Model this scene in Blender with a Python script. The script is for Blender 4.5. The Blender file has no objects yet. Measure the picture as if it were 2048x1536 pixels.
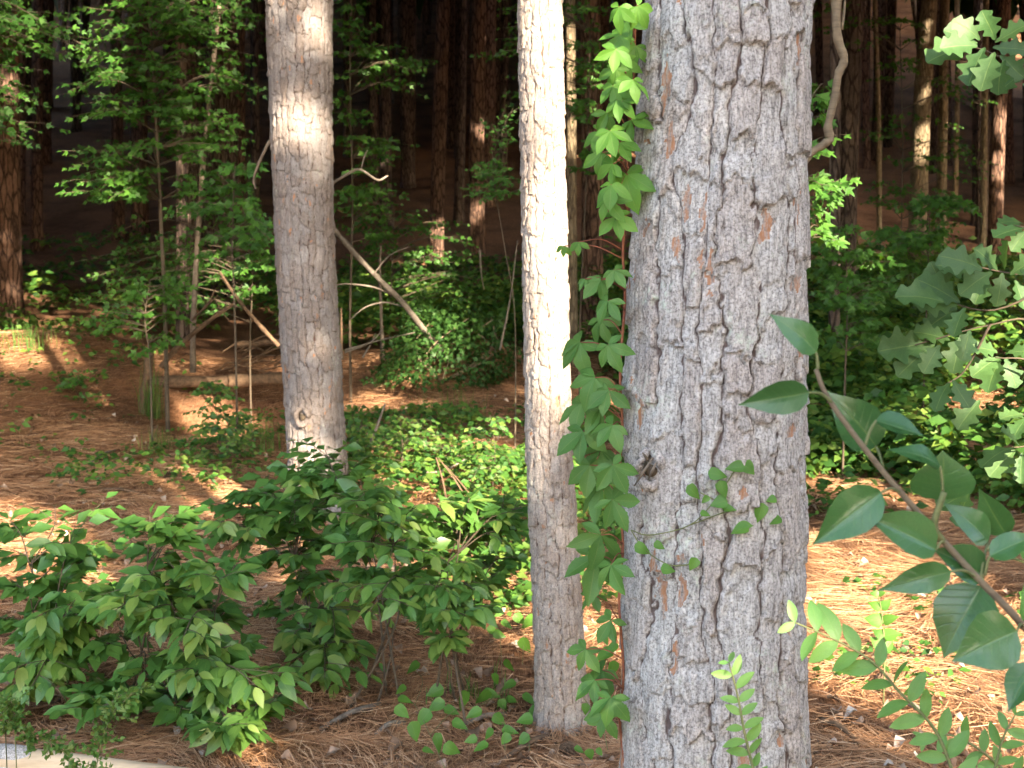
import bpy, math, random
import numpy as np
from mathutils import Vector, Matrix

random.seed(7)
RNG = np.random.default_rng(7)
scene = bpy.context.scene
COL = scene.collection

# ------------------------------------------------------------------ camera
F = 2813.0                      # focal length in pixels of a 2048 px wide frame
PITCH = math.radians(6.0)
CAMZ = 1.6
cam = bpy.data.cameras.new('camera')
cam.sensor_width = 36.0
cam.lens = F / 2048 * 36.0
cam.clip_end = 900
cam.clip_start = 0.05
cam.dof.use_dof = True
cam.dof.focus_distance = 2.9
cam.dof.aperture_fstop = 13.0
camo = bpy.data.objects.new('camera', cam)
COL.objects.link(camo)
camo.location = (0, 0, CAMZ)
camo.rotation_euler = (math.radians(90) - PITCH, 0, 0)
scene.camera = camo

# ------------------------------------------------------------------ sky, sun, exposure
SUN_EL = math.radians(22)
SUN_AZ = math.radians(27)       # behind the viewpoint, to its right
TOSUN = np.array([math.sin(SUN_AZ) * math.cos(SUN_EL), -math.cos(SUN_AZ) * math.cos(SUN_EL), math.sin(SUN_EL)])
w = bpy.data.worlds.new('World')
scene.world = w
w.use_nodes = True
nt = w.node_tree
sky = nt.nodes.new('ShaderNodeTexSky')
sky.sky_type = 'NISHITA'
sky.sun_disc = False
sky.sun_elevation = SUN_EL
sky.sun_rotation = math.atan2(TOSUN[0], TOSUN[1])
sky.air_density = 1.0
sky.dust_density = 2.5
nt.links.new(sky.outputs[0], nt.nodes['Background'].inputs[0])
nt.nodes['Background'].inputs[1].default_value = 0.15
sl = bpy.data.lights.new('sun', 'SUN')
sl.energy = 4.5
sl.angle = math.radians(0.5)
sl.color = (1.0, 0.84, 0.63)
so = bpy.data.objects.new('sun', sl)
COL.objects.link(so)
so.rotation_euler = Vector(tuple(-TOSUN)).to_track_quat('-Z', 'Y').to_euler()
vs = scene.view_settings
vs.view_transform = 'Standard'
vs.look = 'None'
vs.exposure = 2.9
vs.gamma = 1.0
scene.cycles.max_bounces = 5
scene.cycles.diffuse_bounces = 3
scene.cycles.transmission_bounces = 4
scene.cycles.glossy_bounces = 2
scene.cycles.use_denoising = True
scene.cycles.use_adaptive_sampling = True
scene.cycles.adaptive_threshold = 0.025
scene.cycles.sample_clamp_indirect = 6.0

# ------------------------------------------------------------------ projection helpers (layout only)
CP, SP = math.cos(PITCH), math.sin(PITCH)
def ray(px, py):
    cx = (px - 1024) / F
    cy = (768 - py) / F
    return np.array([cx, CP + cy * SP, -SP + cy * CP])
def P(px, py, d):
    r = ray(px, py)
    return np.array([0, 0, CAMZ]) + r * (d / r[1])
def pxm(p):                     # metres per photo pixel at point p
    return (p[1] * CP - (p[2] - CAMZ) * SP) / F

# ------------------------------------------------------------------ noise
_tab = RNG.random((256, 256))
def vnoise(u, v, per=0, seed=0):
    u = np.asarray(u, float); v = np.asarray(v, float)
    iu = np.floor(u).astype(int); iv = np.floor(v).astype(int)
    fu = u - iu; fv = v - iv
    fu = fu * fu * (3 - 2 * fu); fv = fv * fv * (3 - 2 * fv)
    def g(a, b):
        if per: a = a % per
        return _tab[(a + seed * 37) % 256, (b + seed * 91) % 256]
    return (g(iu, iv) * (1 - fu) + g(iu + 1, iv) * fu) * (1 - fv) + (g(iu, iv + 1) * (1 - fu) + g(iu + 1, iv + 1) * fu) * fv
def fbm(u, v, o=4, seed=0):
    s = 0; a = 0.5
    for i in range(o):
        s = s + a * vnoise(u * 2 ** i, v * 2 ** i, 0, seed + i); a *= 0.5
    return s

# ------------------------------------------------------------------ terrain
_py = [-80, 0, 8, 11, 13, 16, 20, 28, 40, 70, 150, 260]
_pz = [0, 0, 0, .03, .14, .30, .45, .92, 3.3, 13, 44, 80]
def gh(x, y):
    x = np.asarray(x, float); y = np.asarray(y, float)
    z = np.interp(y, _py, _pz)
    def g(cx, cy, sx, sy, h): return h * np.exp(-((x - cx) / sx) ** 2 - ((y - cy) / sy) ** 2)
    z = z + g(-4.9, 13.8, 1.5, 2.2, .42)            # bank by the sunlit strip
    z = z - g(-2.35, 12.6, .75, 1.0, .62)           # hollow under the fallen log
    z = z + g(-.6, 14.2, 1.5, 1.3, .28)             # reddish mound
    z = z + g(.4, 8.5, 1.2, 1.4, -.06)
    z = z + (fbm(x * .8, y * .8, 3, 3) - .45) * .10 + (fbm(x * 4, y * 4, 2, 8) - .37) * .035
    return z
def gz(x, y): return float(gh(x, y))
def PG(px, py):
    r = ray(px, py); o = np.array([0, 0, CAMZ])
    t = 2.0
    while t < 200:
        p = o + r * t
        if p[2] <= gz(p[0], p[1]): return p
        t += 0.02 + t * 0.004
    return p

# ------------------------------------------------------------------ object helpers
def mesh_np(name, V, Fc, attrs=None, smooth=True):
    V = np.asarray(V, np.float32); Fc = np.asarray(Fc, np.int32)
    me = bpy.data.meshes.new(name)
    n, k = Fc.shape
    me.vertices.add(len(V)); me.vertices.foreach_set('co', V.ravel())
    me.loops.add(n * k); me.loops.foreach_set('vertex_index', Fc.ravel())
    me.polygons.add(n)
    me.polygons.foreach_set('loop_start', np.arange(0, n * k, k, dtype=np.int32))
    me.polygons.foreach_set('loop_total', np.full(n, k, np.int32))
    if smooth: me.polygons.foreach_set('use_smooth', np.ones(n, bool))
    for a, d in (attrs or {}).items():
        at = me.attributes.new(a, 'FLOAT', 'POINT'); at.data.foreach_set('value', np.asarray(d, np.float32))
    me.update(calc_edges=True)
    return me
def put(name, me, mat, parent=None, loc=None, mtx=None):
    o = bpy.data.objects.new(name, me)
    COL.objects.link(o)
    if mat and not me.materials: me.materials.append(mat)
    if parent: o.parent = parent
    if mtx is not None: o.matrix_local = mtx
    elif loc is not None: o.location = loc
    return o
def tag(o, label, cat, group=None, kind=None):
    if label: o['label'] = label
    if cat: o['category'] = cat
    if group: o['group'] = group
    if kind: o['kind'] = kind
    return o
def thing(name, label, cat, loc, group=None):
    o = bpy.data.objects.new(name, None); COL.objects.link(o)
    o.empty_display_size = .1
    o.location = tuple(float(c) for c in loc)
    return tag(o, label, cat, group)
def L(p): return Vector((float(p[0]), float(p[1]), float(p[2])))

def smoothpath(pts, n=6):
    pts = [np.asarray(p, float) for p in pts]
    if len(pts) < 3 or n < 2: return np.array(pts)
    q = [2 * pts[0] - pts[1]] + pts + [2 * pts[-1] - pts[-2]]
    out = []
    for i in range(1, len(q) - 2):
        a, b, c, d = q[i - 1:i + 3]
        for k in range(n):
            t = k / n
            out.append(.5 * (2 * b + (c - a) * t + (2 * a - 5 * b + 4 * c - d) * t * t + (3 * b - a - 3 * c + d) * t ** 3))
    out.append(pts[-1])
    return np.array(out)
def tube(pts, rad, n=6, rough=0.0, seed=0):
    pts = np.asarray(pts, float); m = len(pts)
    rad = np.interp(np.linspace(0, 1, m), np.linspace(0, 1, len(np.atleast_1d(rad))), np.atleast_1d(rad)) if np.size(rad) != m else np.asarray(rad, float)
    T = np.gradient(pts, axis=0); T /= np.linalg.norm(T, axis=1)[:, None] + 1e-9
    ref = np.array([0.31, 0.9, 0.2]) if abs(T[:, 2]).mean() > .6 else np.array([0.1, 0.2, 1.])
    A = np.cross(T, ref); A /= np.linalg.norm(A, axis=1)[:, None] + 1e-9
    B = np.cross(T, A)
    th = np.linspace(0, 2 * math.pi, n, endpoint=False)
    R = rad[:, None] * np.ones(n)
    if rough:
        ii, jj = np.meshgrid(np.arange(m), np.arange(n), indexing='ij')
        R = R * (1 + rough * (vnoise(jj * .9 + seed, ii * .35, 0, seed % 9) - .5) * 2)
    V = pts[:, None, :] + R[..., None] * (np.cos(th)[None, :, None] * A[:, None, :] + np.sin(th)[None, :, None] * B[:, None, :])
    V = V.reshape(-1, 3)
    i = np.arange(m - 1)[:, None] * n; j = np.arange(n)[None, :]; j2 = (j + 1) % n
    Fq = np.stack([i + j, i + j2, i + n + j2, i + n + j], -1).reshape(-1, 4)
    V = np.vstack([V, pts[0], pts[-1]])
    c0 = len(V) - 2; c1 = len(V) - 1
    jj = np.arange(n); j3 = (jj + 1) % n
    cap0 = np.stack([jj, jj, np.full(n, c0), j3], -1); cap0[:, 0] = jj
    f0 = np.stack([np.full(n, c0), j3, jj, jj], -1)
    # caps as degenerate-free quads are avoided: return triangles split instead
    tri = np.vstack([Fq[:, [0, 1, 2]], Fq[:, [0, 2, 3]],
                     np.stack([np.full(n, c0), j3, jj], -1),
                     np.stack([np.full(n, c1), (m - 1) * n + jj, (m - 1) * n + j3], -1)])
    return V, tri
def join(parts):
    Vs, Fs, o = [], [], 0
    for V, Fc in parts:
        Vs.append(V); Fs.append(np.asarray(Fc) + o); o += len(V)
    return np.vstack(Vs), np.vstack(Fs)

# ------------------------------------------------------------------ materials
def newmat(name):
    m = bpy.data.materials.new(name); m.use_nodes = True
    t = m.node_tree
    return m, t, t.nodes, t.links, t.nodes['Principled BSDF']
def ramp(N, stops, interp='LINEAR'):
    r = N.new('ShaderNodeValToRGB'); e = r.color_ramp.elements
    r.color_ramp.interpolation = interp
    while len(e) > 1: e.remove(e[-1])
    e[0].position = stops[0][0]; e[0].color = (*stops[0][1], 1)
    for p, c in stops[1:]:
        x = e.new(p); x.color = (*c, 1)
    return r
def noise(N, Lk, scale, detail=4, rough=.6, coord=None, mapscale=None, dist=0.0):
    n = N.new('ShaderNodeTexNoise'); n.inputs['Scale'].default_value = scale
    n.inputs['Detail'].default_value = detail; n.inputs['Roughness'].default_value = rough
    n.inputs['Distortion'].default_value = dist
    if coord is not None:
        if mapscale:
            mp = N.new('ShaderNodeMapping'); mp.inputs['Scale'].default_value = mapscale
            Lk.new(coord, mp.inputs[0]); Lk.new(mp.outputs[0], n.inputs['Vector'])
        else: Lk.new(coord, n.inputs['Vector'])
    return n
def mixc(N, Lk, fac, a, b, mode='MIX'):
    m = N.new('ShaderNodeMix'); m.data_type = 'RGBA'; m.blend_type = mode
    for s, v in ((m.inputs[0], fac), (m.inputs[6], a), (m.inputs[7], b)):
        if hasattr(v, 'links') or hasattr(v, 'is_linked'): Lk.new(v, s)
        elif isinstance(v, tuple): s.default_value = (*v, 1)
        else: s.default_value = v
    return m.outputs[2]
def math_(N, Lk, op, a, b=0.0, c=None, clamp=False):
    m = N.new('ShaderNodeMath'); m.operation = op; m.use_clamp = clamp
    for s, v in zip(m.inputs, (a, b, c)):
        if v is None: continue
        if hasattr(v, 'is_linked'): Lk.new(v, s)
        else: s.default_value = v
    return m.outputs[0]
def attr(N, name):
    a = N.new('ShaderNodeAttribute'); a.attribute_name = name
    return a.outputs['Fac']

def leaf_mat(name, cols, trans=.35, rough=.45, spec=.4, vein=0.0, rnd='object', blotch=0.0, tcol=None):
    m, t, N, Lk, bs = newmat(name)
    r = N.new('ShaderNodeObjectInfo').outputs['Random'] if rnd == 'object' else attr(N, 'rnd')
    k = len(cols)
    c = ramp(N, [(i / max(1, k - 1), cols[i]) for i in range(k)])
    Lk.new(r, c.inputs[0])
    tc = N.new('ShaderNodeTexCoord')
    nz = noise(N, Lk, 45, 3, .6, tc.outputs['Object'])
    v = math_(N, Lk, 'MULTIPLY_ADD', nz.outputs[0], .5, .75)
    out = mixc(N, Lk, 1.0, c.outputs[0], v, 'MULTIPLY')
    if blotch:
        nb = noise(N, Lk, 28, 4, .7, tc.outputs['Object'])
        fb = math_(N, Lk, 'MULTIPLY', math_(N, Lk, 'SUBTRACT', nb.outputs[0], .62, None, True), 6, None, True)
        out = mixc(N, Lk, math_(N, Lk, 'MULTIPLY', fb, blotch), out, (.20, .24, .12))
    if vein:
        vx = attr(N, 'vx'); vt = attr(N, 'vt')
        ax = math_(N, Lk, 'ABSOLUTE', vx)
        rib = math_(N, Lk, 'SUBTRACT', 1.0, math_(N, Lk, 'MULTIPLY', ax, 14.0), None, True)
        s = math_(N, Lk, 'SINE', math_(N, Lk, 'MULTIPLY_ADD', math_(N, Lk, 'SUBTRACT', vt, math_(N, Lk, 'MULTIPLY', ax, .22)), 52.0, 0.0))
        sv = math_(N, Lk, 'MULTIPLY', math_(N, Lk, 'SUBTRACT', s, .86, None, True), 2.6, None, True)
        fac = math_(N, Lk, 'MAXIMUM', math_(N, Lk, 'MULTIPLY', rib, vein), math_(N, Lk, 'MULTIPLY', sv, vein * .45))
        out = mixc(N, Lk, fac, out, (.22, .32, .10))
        bp = N.new('ShaderNodeBump'); bp.inputs['Strength'].default_value = .25; bp.inputs['Distance'].default_value = .002
        Lk.new(math_(N, Lk, 'ADD', sv, rib), bp.inputs['Height']); bp.invert = True
        Lk.new(bp.outputs[0], bs.inputs['Normal'])
    Lk.new(out, bs.inputs['Base Color'])
    bs.inputs['Roughness'].default_value = rough
    bs.inputs['Specular IOR Level'].default_value = spec
    tr = N.new('ShaderNodeBsdfTranslucent')
    tcc = mixc(N, Lk, 1.0, out, tcol or (1.5, 1.25, .35), 'MULTIPLY')
    Lk.new(tcc, tr.inputs[0])
    mx = N.new('ShaderNodeMixShader'); mx.inputs[0].default_value = trans
    Lk.new(bs.outputs[0], mx.inputs[1]); Lk.new(tr.outputs[0], mx.inputs[2])
    Lk.new(mx.outputs[0], N['Material Output'].inputs[0])
    return m

def bark_mat(name, plate=(.405, .40, .385), warm=(.345, .31, .285), furrow=(.11, .082, .074), orange=(.33, .165, .09), lichen=.85, scale=1.0, orange_t=.95, fib=1.0):
    m, t, N, Lk, bs = newmat(name)
    tint = attr(N, 'tint'); h = attr(N, 'hgt'); fl = attr(N, 'flake')
    tc = N.new('ShaderNodeTexCoord'); ob = tc.outputs['Object']
    base = mixc(N, Lk, tint, plate, warm)
    # fibres run up the trunk
    fb = noise(N, Lk, 1.0, 6, .72, ob, (150 * scale, 150 * scale, 26 * scale))
    fr = ramp(N, [(.30, (.30, .28, .28)), (.46, (.90, .89, .89)), (.72, (1.45, 1.45, 1.47))])
    Lk.new(fb.outputs[0], fr.inputs[0])
    base = mixc(N, Lk, fib, base, fr.outputs[0], 'MULTIPLY')
    sp = noise(N, Lk, 210 * scale, 3, .7, ob)
    sr = ramp(N, [(.34, (.30, .28, .28)), (.5, (1, 1, 1)), (.68, (1.35, 1.35, 1.35))])
    Lk.new(sp.outputs[0], sr.inputs[0])
    base = mixc(N, Lk, .75 * fib, base, mixc(N, Lk, 1.0, base, sr.outputs[0], 'MULTIPLY'))
    bg = noise(N, Lk, 9 * scale, 4, .65, ob)
    lf = math_(N, Lk, 'MULTIPLY', math_(N, Lk, 'SUBTRACT', bg.outputs[0], .55, None, True), 9.0, None, True)
    l2 = noise(N, Lk, 70 * scale, 4, .7, ob)
    lf2 = math_(N, Lk, 'MULTIPLY', math_(N, Lk, 'SUBTRACT', l2.outputs[0], .5, None, True), 6.0, None, True)
    lfac = math_(N, Lk, 'MULTIPLY', math_(N, Lk, 'MULTIPLY', lf, lf2), lichen)
    base = mixc(N, Lk, lfac, base, (.50, .56, .46))
    # freshly shed flakes show orange inner bark
    og = math_(N, Lk, 'GREATER_THAN', fl, orange_t)
    on = math_(N, Lk, 'MULTIPLY', math_(N, Lk, 'SUBTRACT', fb.outputs[0], .36, None, True), 5.0, None, True)
    base = mixc(N, Lk, math_(N, Lk, 'MULTIPLY', og, on), base, orange)
    # furrow floors are old brown bark
    fh = ramp(N, [(.12, (1, 1, 1)), (.45, (0, 0, 0))]); Lk.new(h, fh.inputs[0])
    base = mixc(N, Lk, fh.outputs[0], base, mixc(N, Lk, 1.0, furrow, fr.outputs[0], 'MULTIPLY'))
    Lk.new(base, bs.inputs['Base Color'])
    bs.inputs['Roughness'].default_value = .9
    bs.inputs['Specular IOR Level'].default_value = .15
    bp = N.new('ShaderNodeBump'); bp.inputs['Strength'].default_value = .9; bp.inputs['Distance'].default_value = .004 / scale
    hh = math_(N, Lk, 'ADD', fb.outputs[0], math_(N, Lk, 'MULTIPLY', sp.outputs[0], .6))
    Lk.new(hh, bp.inputs['Height']); Lk.new(bp.outputs[0], bs.inputs['Normal'])
    return m
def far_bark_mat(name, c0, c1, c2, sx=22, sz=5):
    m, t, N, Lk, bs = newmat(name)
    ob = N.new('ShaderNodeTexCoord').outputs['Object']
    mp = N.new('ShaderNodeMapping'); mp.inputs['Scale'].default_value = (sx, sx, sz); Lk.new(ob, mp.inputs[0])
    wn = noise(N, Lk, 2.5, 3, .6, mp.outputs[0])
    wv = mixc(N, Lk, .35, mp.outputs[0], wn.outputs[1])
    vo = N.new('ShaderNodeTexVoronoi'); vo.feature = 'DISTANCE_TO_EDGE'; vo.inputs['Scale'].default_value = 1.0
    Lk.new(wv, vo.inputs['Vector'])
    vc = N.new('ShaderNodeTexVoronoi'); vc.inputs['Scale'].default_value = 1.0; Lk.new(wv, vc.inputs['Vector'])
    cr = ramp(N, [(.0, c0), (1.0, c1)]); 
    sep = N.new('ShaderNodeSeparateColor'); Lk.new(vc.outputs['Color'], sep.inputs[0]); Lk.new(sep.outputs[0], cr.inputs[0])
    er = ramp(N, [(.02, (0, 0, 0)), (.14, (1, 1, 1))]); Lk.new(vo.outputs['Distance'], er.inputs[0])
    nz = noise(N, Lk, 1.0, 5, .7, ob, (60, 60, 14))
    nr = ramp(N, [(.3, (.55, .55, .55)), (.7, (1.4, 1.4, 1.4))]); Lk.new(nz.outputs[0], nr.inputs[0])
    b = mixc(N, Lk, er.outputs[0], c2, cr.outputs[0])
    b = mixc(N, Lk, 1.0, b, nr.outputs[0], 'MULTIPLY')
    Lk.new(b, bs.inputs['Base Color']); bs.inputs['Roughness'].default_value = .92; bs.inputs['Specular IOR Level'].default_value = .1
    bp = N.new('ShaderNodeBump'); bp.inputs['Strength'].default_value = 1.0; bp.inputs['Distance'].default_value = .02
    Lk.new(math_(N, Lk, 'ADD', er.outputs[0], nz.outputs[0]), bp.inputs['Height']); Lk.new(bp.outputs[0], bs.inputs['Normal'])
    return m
def wood_mat(name, c0, c1, rough=.8, along=(8, 8, 60)):
    m, t, N, Lk, bs = newmat(name)
    ob = N.new('ShaderNodeTexCoord').outputs['Object']
    nz = noise(N, Lk, 1.0, 6, .7, ob, along)
    r = ramp(N, [(.3, c0), (.68, c1)]); Lk.new(nz.outputs[0], r.inputs[0])
    Lk.new(r.outputs[0], bs.inputs['Base Color']); bs.inputs['Roughness'].default_value = rough; bs.inputs['Specular IOR Level'].default_value = .2
    bp = N.new('ShaderNodeBump'); bp.inputs['Strength'].default_value = .5; bp.inputs['Distance'].default_value = .004
    Lk.new(nz.outputs[0], bp.inputs['Height']); Lk.new(bp.outputs[0], bs.inputs['Normal'])
    return m

M = {}
M['bark'] = bark_mat('pine_bark')
M['bark_mid'] = bark_mat('pine_bark_tan', plate=(.32, .285, .255), warm=(.28, .225, .185), furrow=(.12, .08, .06), scale=.8, lichen=.35, orange_t=.965, fib=.65)
M['bark_left'] = bark_mat('pine_bark_grey_red', plate=(.235, .22, .215), warm=(.18, .145, .125), furrow=(.075, .045, .038), scale=.7, lichen=.3, orange_t=.955, fib=.55)
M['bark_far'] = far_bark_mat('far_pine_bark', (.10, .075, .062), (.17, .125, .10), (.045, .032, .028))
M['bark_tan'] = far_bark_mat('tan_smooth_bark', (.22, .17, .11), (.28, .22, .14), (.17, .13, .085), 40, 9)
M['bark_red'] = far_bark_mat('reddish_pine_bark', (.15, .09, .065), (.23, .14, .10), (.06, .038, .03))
M['twig'] = wood_mat('twig_bark', (.10, .075, .05), (.22, .17, .11))
M['twig_dark'] = wood_mat('dark_twig_bark', (.05, .04, .03), (.12, .09, .06))
M['twig_green'] = wood_mat('green_twig', (.10, .13, .045), (.20, .20, .09))
M['twig_red'] = wood_mat('red_stem', (.16, .05, .035), (.25, .10, .05))
M['dead'] = wood_mat('dead_wood', (.08, .065, .052), (.25, .21, .17), .9, (25, 25, 25))
M['deadbrown'] = wood_mat('brown_dead_wood', (.055, .036, .025), (.19, .12, .072), .9, (25, 25, 25))
M['log'] = wood_mat('peeled_log', (.36, .26, .16), (.60, .47, .32), .7, (3, 22, 22))
M['vine'] = wood_mat('woody_vine', (.10, .075, .058), (.23, .18, .135), .85, (20, 20, 20))
M['pear'] = leaf_mat('glossy_leaf', [(.042, .118, .036), (.054, .145, .040), (.066, .165, .048)], .28, .26, .6, .34)
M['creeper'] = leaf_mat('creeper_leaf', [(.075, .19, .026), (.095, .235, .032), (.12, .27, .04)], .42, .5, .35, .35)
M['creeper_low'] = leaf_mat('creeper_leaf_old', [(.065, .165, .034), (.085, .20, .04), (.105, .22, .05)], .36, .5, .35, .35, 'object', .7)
M['smilax'] = leaf_mat('briar_leaf', [(.08, .20, .03), (.10, .235, .035), (.075, .18, .03)], .38, .42, .4, .2, 'object', .3)
M['privet'] = leaf_mat('privet_leaf', [(.11, .26, .06), (.15, .31, .075), (.19, .36, .09)], .40, .45, .4, .3)
M['oak'] = leaf_mat('oak_leaf', [(.045, .11, .035), (.062, .135, .04), (.08, .155, .048)], .34, .5, .35, .4, 'object', .5)
M['shrub'] = leaf_mat('shrub_leaf', [(.052, .140, .030), (.075, .180, .036), (.095, .205, .040), (.13, .245, .046), (.19, .27, .06)], .34, .38, .5, .3)
M['shrub_mass'] = leaf_mat('shrub_leaf_mass', [(.055, .145, .032), (.070, .175, .036), (.10, .21, .04)], .34, .38, .5, 0, 'attr')
M['maple'] = leaf_mat('maple_leaf', [(.035, .105, .02), (.05, .14, .022), (.075, .185, .025)], .40, .5, .3, 0, 'attr')
M['maple_o'] = leaf_mat('maple_leaf_near', [(.04, .12, .02), (.06, .16, .024), (.085, .20, .03)], .40, .5, .3, .2)
M['cover'] = leaf_mat('ground_cover_leaf', [(.03, .085, .02), (.05, .14, .026), (.09, .19, .03), (.15, .22, .045)], .38, .5, .3, 0, 'attr')
M['ivy'] = leaf_mat('ivy_leaf', [(.022, .066, .014), (.032, .088, .018), (.05, .115, .022)], .28, .55, .25, 0, 'attr')
M['grass'] = leaf_mat('grass_blade', [(.06, .15, .03), (.09, .19, .04), (.16, .22, .06)], .4, .5, .3, 0, 'attr')
M['pine_needle'] = leaf_mat('pine_needles_green', [(.025, .065, .018), (.035, .08, .02)], .12, .6, .2, 0, 'attr')
M['canopy'] = leaf_mat('canopy_leaf', [(.03, .085, .02), (.045, .11, .022)], .22, .6, .2, 0, 'attr')

def ground_mat():
    m, t, N, Lk, bs = newmat('pine_litter')
    ob = N.new('ShaderNodeTexCoord').outputs['Object']
    acc = None; hs = None
    for i, (rot, sc) in enumerate(((.3, 1), (1.2, 1.1), (2.1, .9), (2.7, 1.05))):
        mp = N.new('ShaderNodeMapping'); mp.inputs['Rotation'].default_value = (0, 0, rot)
        mp.inputs['Scale'].default_value = (150 * sc, 9 * sc, 20); Lk.new(ob, mp.inputs[0])
        n = noise(N, Lk, 1.0, 3, .6, mp.outputs[0], None, .8)
        hs = n.outputs[0] if hs is None else math_(N, Lk, 'MAXIMUM', hs, n.outputs[0])
    r = ramp(N, [(.46, (.075, .044, .028)), (.58, (.22, .12, .068)), (.70, (.37, .215, .125)), (.85, (.50, .34, .22))])
    Lk.new(hs, r.inputs[0])
    big = noise(N, Lk, .9, 5, .6, ob)
    br = ramp(N, [(.33, (.55, .5, .48)), (.5, (.95, .9, .88)), (.68, (1.2, 1.1, 1.0))]); Lk.new(big.outputs[0], br.inputs[0])
    c = mixc(N, Lk, 1.0, r.outputs[0], br.outputs[0], 'MULTIPLY')
    Lk.new(c, bs.inputs['Base Color']); bs.inputs['Roughness'].default_value = .95; bs.inputs['Specular IOR Level'].default_value = .1
    bp = N.new('ShaderNodeBump'); bp.inputs['Strength'].default_value = .7; bp.inputs['Distance'].default_value = .01
    Lk.new(hs, bp.inputs['Height']); Lk.new(bp.outputs[0], bs.inputs['Normal'])
    return m
M['ground'] = ground_mat()
def needle_mat():
    m, t, N, Lk, bs = newmat('fallen_needles')
    r = ramp(N, [(0, (.14, .068, .036)), (.35, (.32, .162, .080)), (.7, (.48, .27, .14)), (1, (.64, .44, .28))])
    Lk.new(attr(N, 'rnd'), r.inputs[0]); Lk.new(r.outputs[0], bs.inputs['Base Color'])
    bs.inputs['Roughness'].default_value = .7; bs.inputs['Specular IOR Level'].default_value = .25
    return m
M['needle'] = needle_mat()
def deadleaf_mat():
    m, t, N, Lk, bs = newmat('dead_leaf')
    r = ramp(N, [(0, (.10, .06, .035)), (.4, (.22, .13, .08)), (.85, (.33, .235, .17)), (1, (.48, .42, .36))])
    Lk.new(attr(N, 'rnd'), r.inputs[0]); Lk.new(r.outputs[0], bs.inputs['Base Color']); bs.inputs['Roughness'].default_value = .8
    return m
M['deadleaf'] = deadleaf_mat()

# ------------------------------------------------------------------ leaf shapes
def prof_leaf(ts, ws, rows=8, across=3, curl=.15, fold=.18, serr=0.0, wob=0.0, seed=0, acr_curl=0.0):
    t = np.linspace(0, 1, rows)
    wd = np.interp(t, ts, ws)
    if serr: wd = wd * (1 + serr * np.where(np.arange(rows) % 2 == 0, 1, -1))
    wd = np.maximum(wd, .004)
    s = np.linspace(-1, 1, across)
    T, S = np.meshgrid(t, s, indexing='ij')
    W = wd[:, None] * S
    rg = np.random.default_rng(seed)
    ph = rg.random(3) * 6.28
    Z = -curl * T ** 2 + fold * np.abs(W) - acr_curl * W ** 2 + wob * np.sin(T * 9 + ph[0]) * np.abs(S) * wd[:, None]
    Yy = T * (1 - .12 * curl)
    X = W + .03 * np.sin(T * 3 + ph[1]) * T
    V = np.stack([X, Yy, Z], -1).reshape(-1, 3)
    i = np.arange(rows - 1)[:, None] * across; j = np.arange(across - 1)[None, :]
    Fq = np.stack([i + j, i + j + 1, i + across + j + 1, i + across + j], -1).reshape(-1, 4)
    return V, Fq, S.ravel(), T.ravel()
SH = {
    'pear': ([0, .05, .2, .42, .62, .80, .92, 1], [.01, .17, .33, .36, .28, .14, .045, 0]),
    'creeper': ([0, .1, .3, .52, .72, .88, 1], [.01, .05, .16, .225, .175, .08, 0]),
    'smilax': ([0, .03, .14, .34, .58, .80, .93, 1], [.06, .25, .39, .41, .32, .155, .05, 0]),
    'privet': ([0, .1, .3, .55, .8, .93, 1], [.01, .1, .2, .22, .15, .07, 0]),
    'shrub': ([0, .08, .25, .5, .7, .85, 1], [.01, .10, .195, .225, .175, .085, 0]),
}
def oak_profile():
    t = np.linspace(0, 1, 33)
    env = np.interp(t, [0, .1, .3, .55, .75, .9, 1], [.01, .09, .26, .38, .37, .26, .05])
    lob = .76 + .24 * np.cos(2 * math.pi * (t * 3.4 - .10))
    lob[0] = 1; lob[-1] = 1
    return t, env * lob
_ot, _ow = oak_profile()
SH['oak'] = (list(_ot), list(_ow))
def maple_template(seed=0):
    rg = np.random.default_rng(seed)
    lobes = [(-130, .42), (-62, .72), (0, 1.0), (62, .72), (130, .42)]
    pts = []
    for k, (a, l) in enumerate(lobes):
        a0 = math.radians(a)
        for da, f in ((-17, .58), (-7, .78), (0, 1.0), (7, .78), (17, .58)):
            r = l * f * .62
            pts.append((math.sin(a0 + math.radians(da)) * r, .32 + math.cos(a0 + math.radians(da)) * r))
        if k < 4:
            am = math.radians((a + lobes[k + 1][0]) / 2); pts.append((math.sin(am) * .22, .32 + math.cos(am) * .22))
    pts.append((0, .18))
    V = [(0, .32, 0)] + [(x, y, -.22 * (x * x + (y - .3) ** 2) + .12 * abs(x)) for x, y in pts]
    n = len(pts)
    Fc = [(0, 1 + (i + 1) % n, 1 + i) for i in range(n)]
    V = np.array(V); return V, np.array(Fc), V[:, 0] * 1.2 + .5, V[:, 1]
_leafcache = {}
def leaf_meshes(kind, mat, nvar=4):
    key = (kind, mat)
    if key in _leafcache: return _leafcache[key]
    out = []
    for k in range(nvar):
        rg = np.random.default_rng(k + 31)
        if kind == 'maple':
            V, Fc, vx, vt = maple_template(k)
        else:
            big = kind in ('pear', 'oak', 'creeper')
            V, Fc, vx, vt = prof_leaf(*SH[kind], rows=33 if kind == 'oak' else (17 if big else 9), across=7 if kind == 'pear' else (5 if big else 3),
                                      curl=.10 + .28 * rg.random(), fold=.10 + .25 * rg.random(), serr=.05 if kind == 'creeper' else 0,
                                      wob=.10 * rg.random() if big else 0, seed=k)
        me = mesh_np(kind + '_leaf', V, Fc, {'vx': vx, 'vt': vt})
        me.materials.append(M[mat]); out.append(me)
    _leafcache[key] = out
    return out
def nrm(v): return v / (np.linalg.norm(v) + 1e-9)
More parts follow.
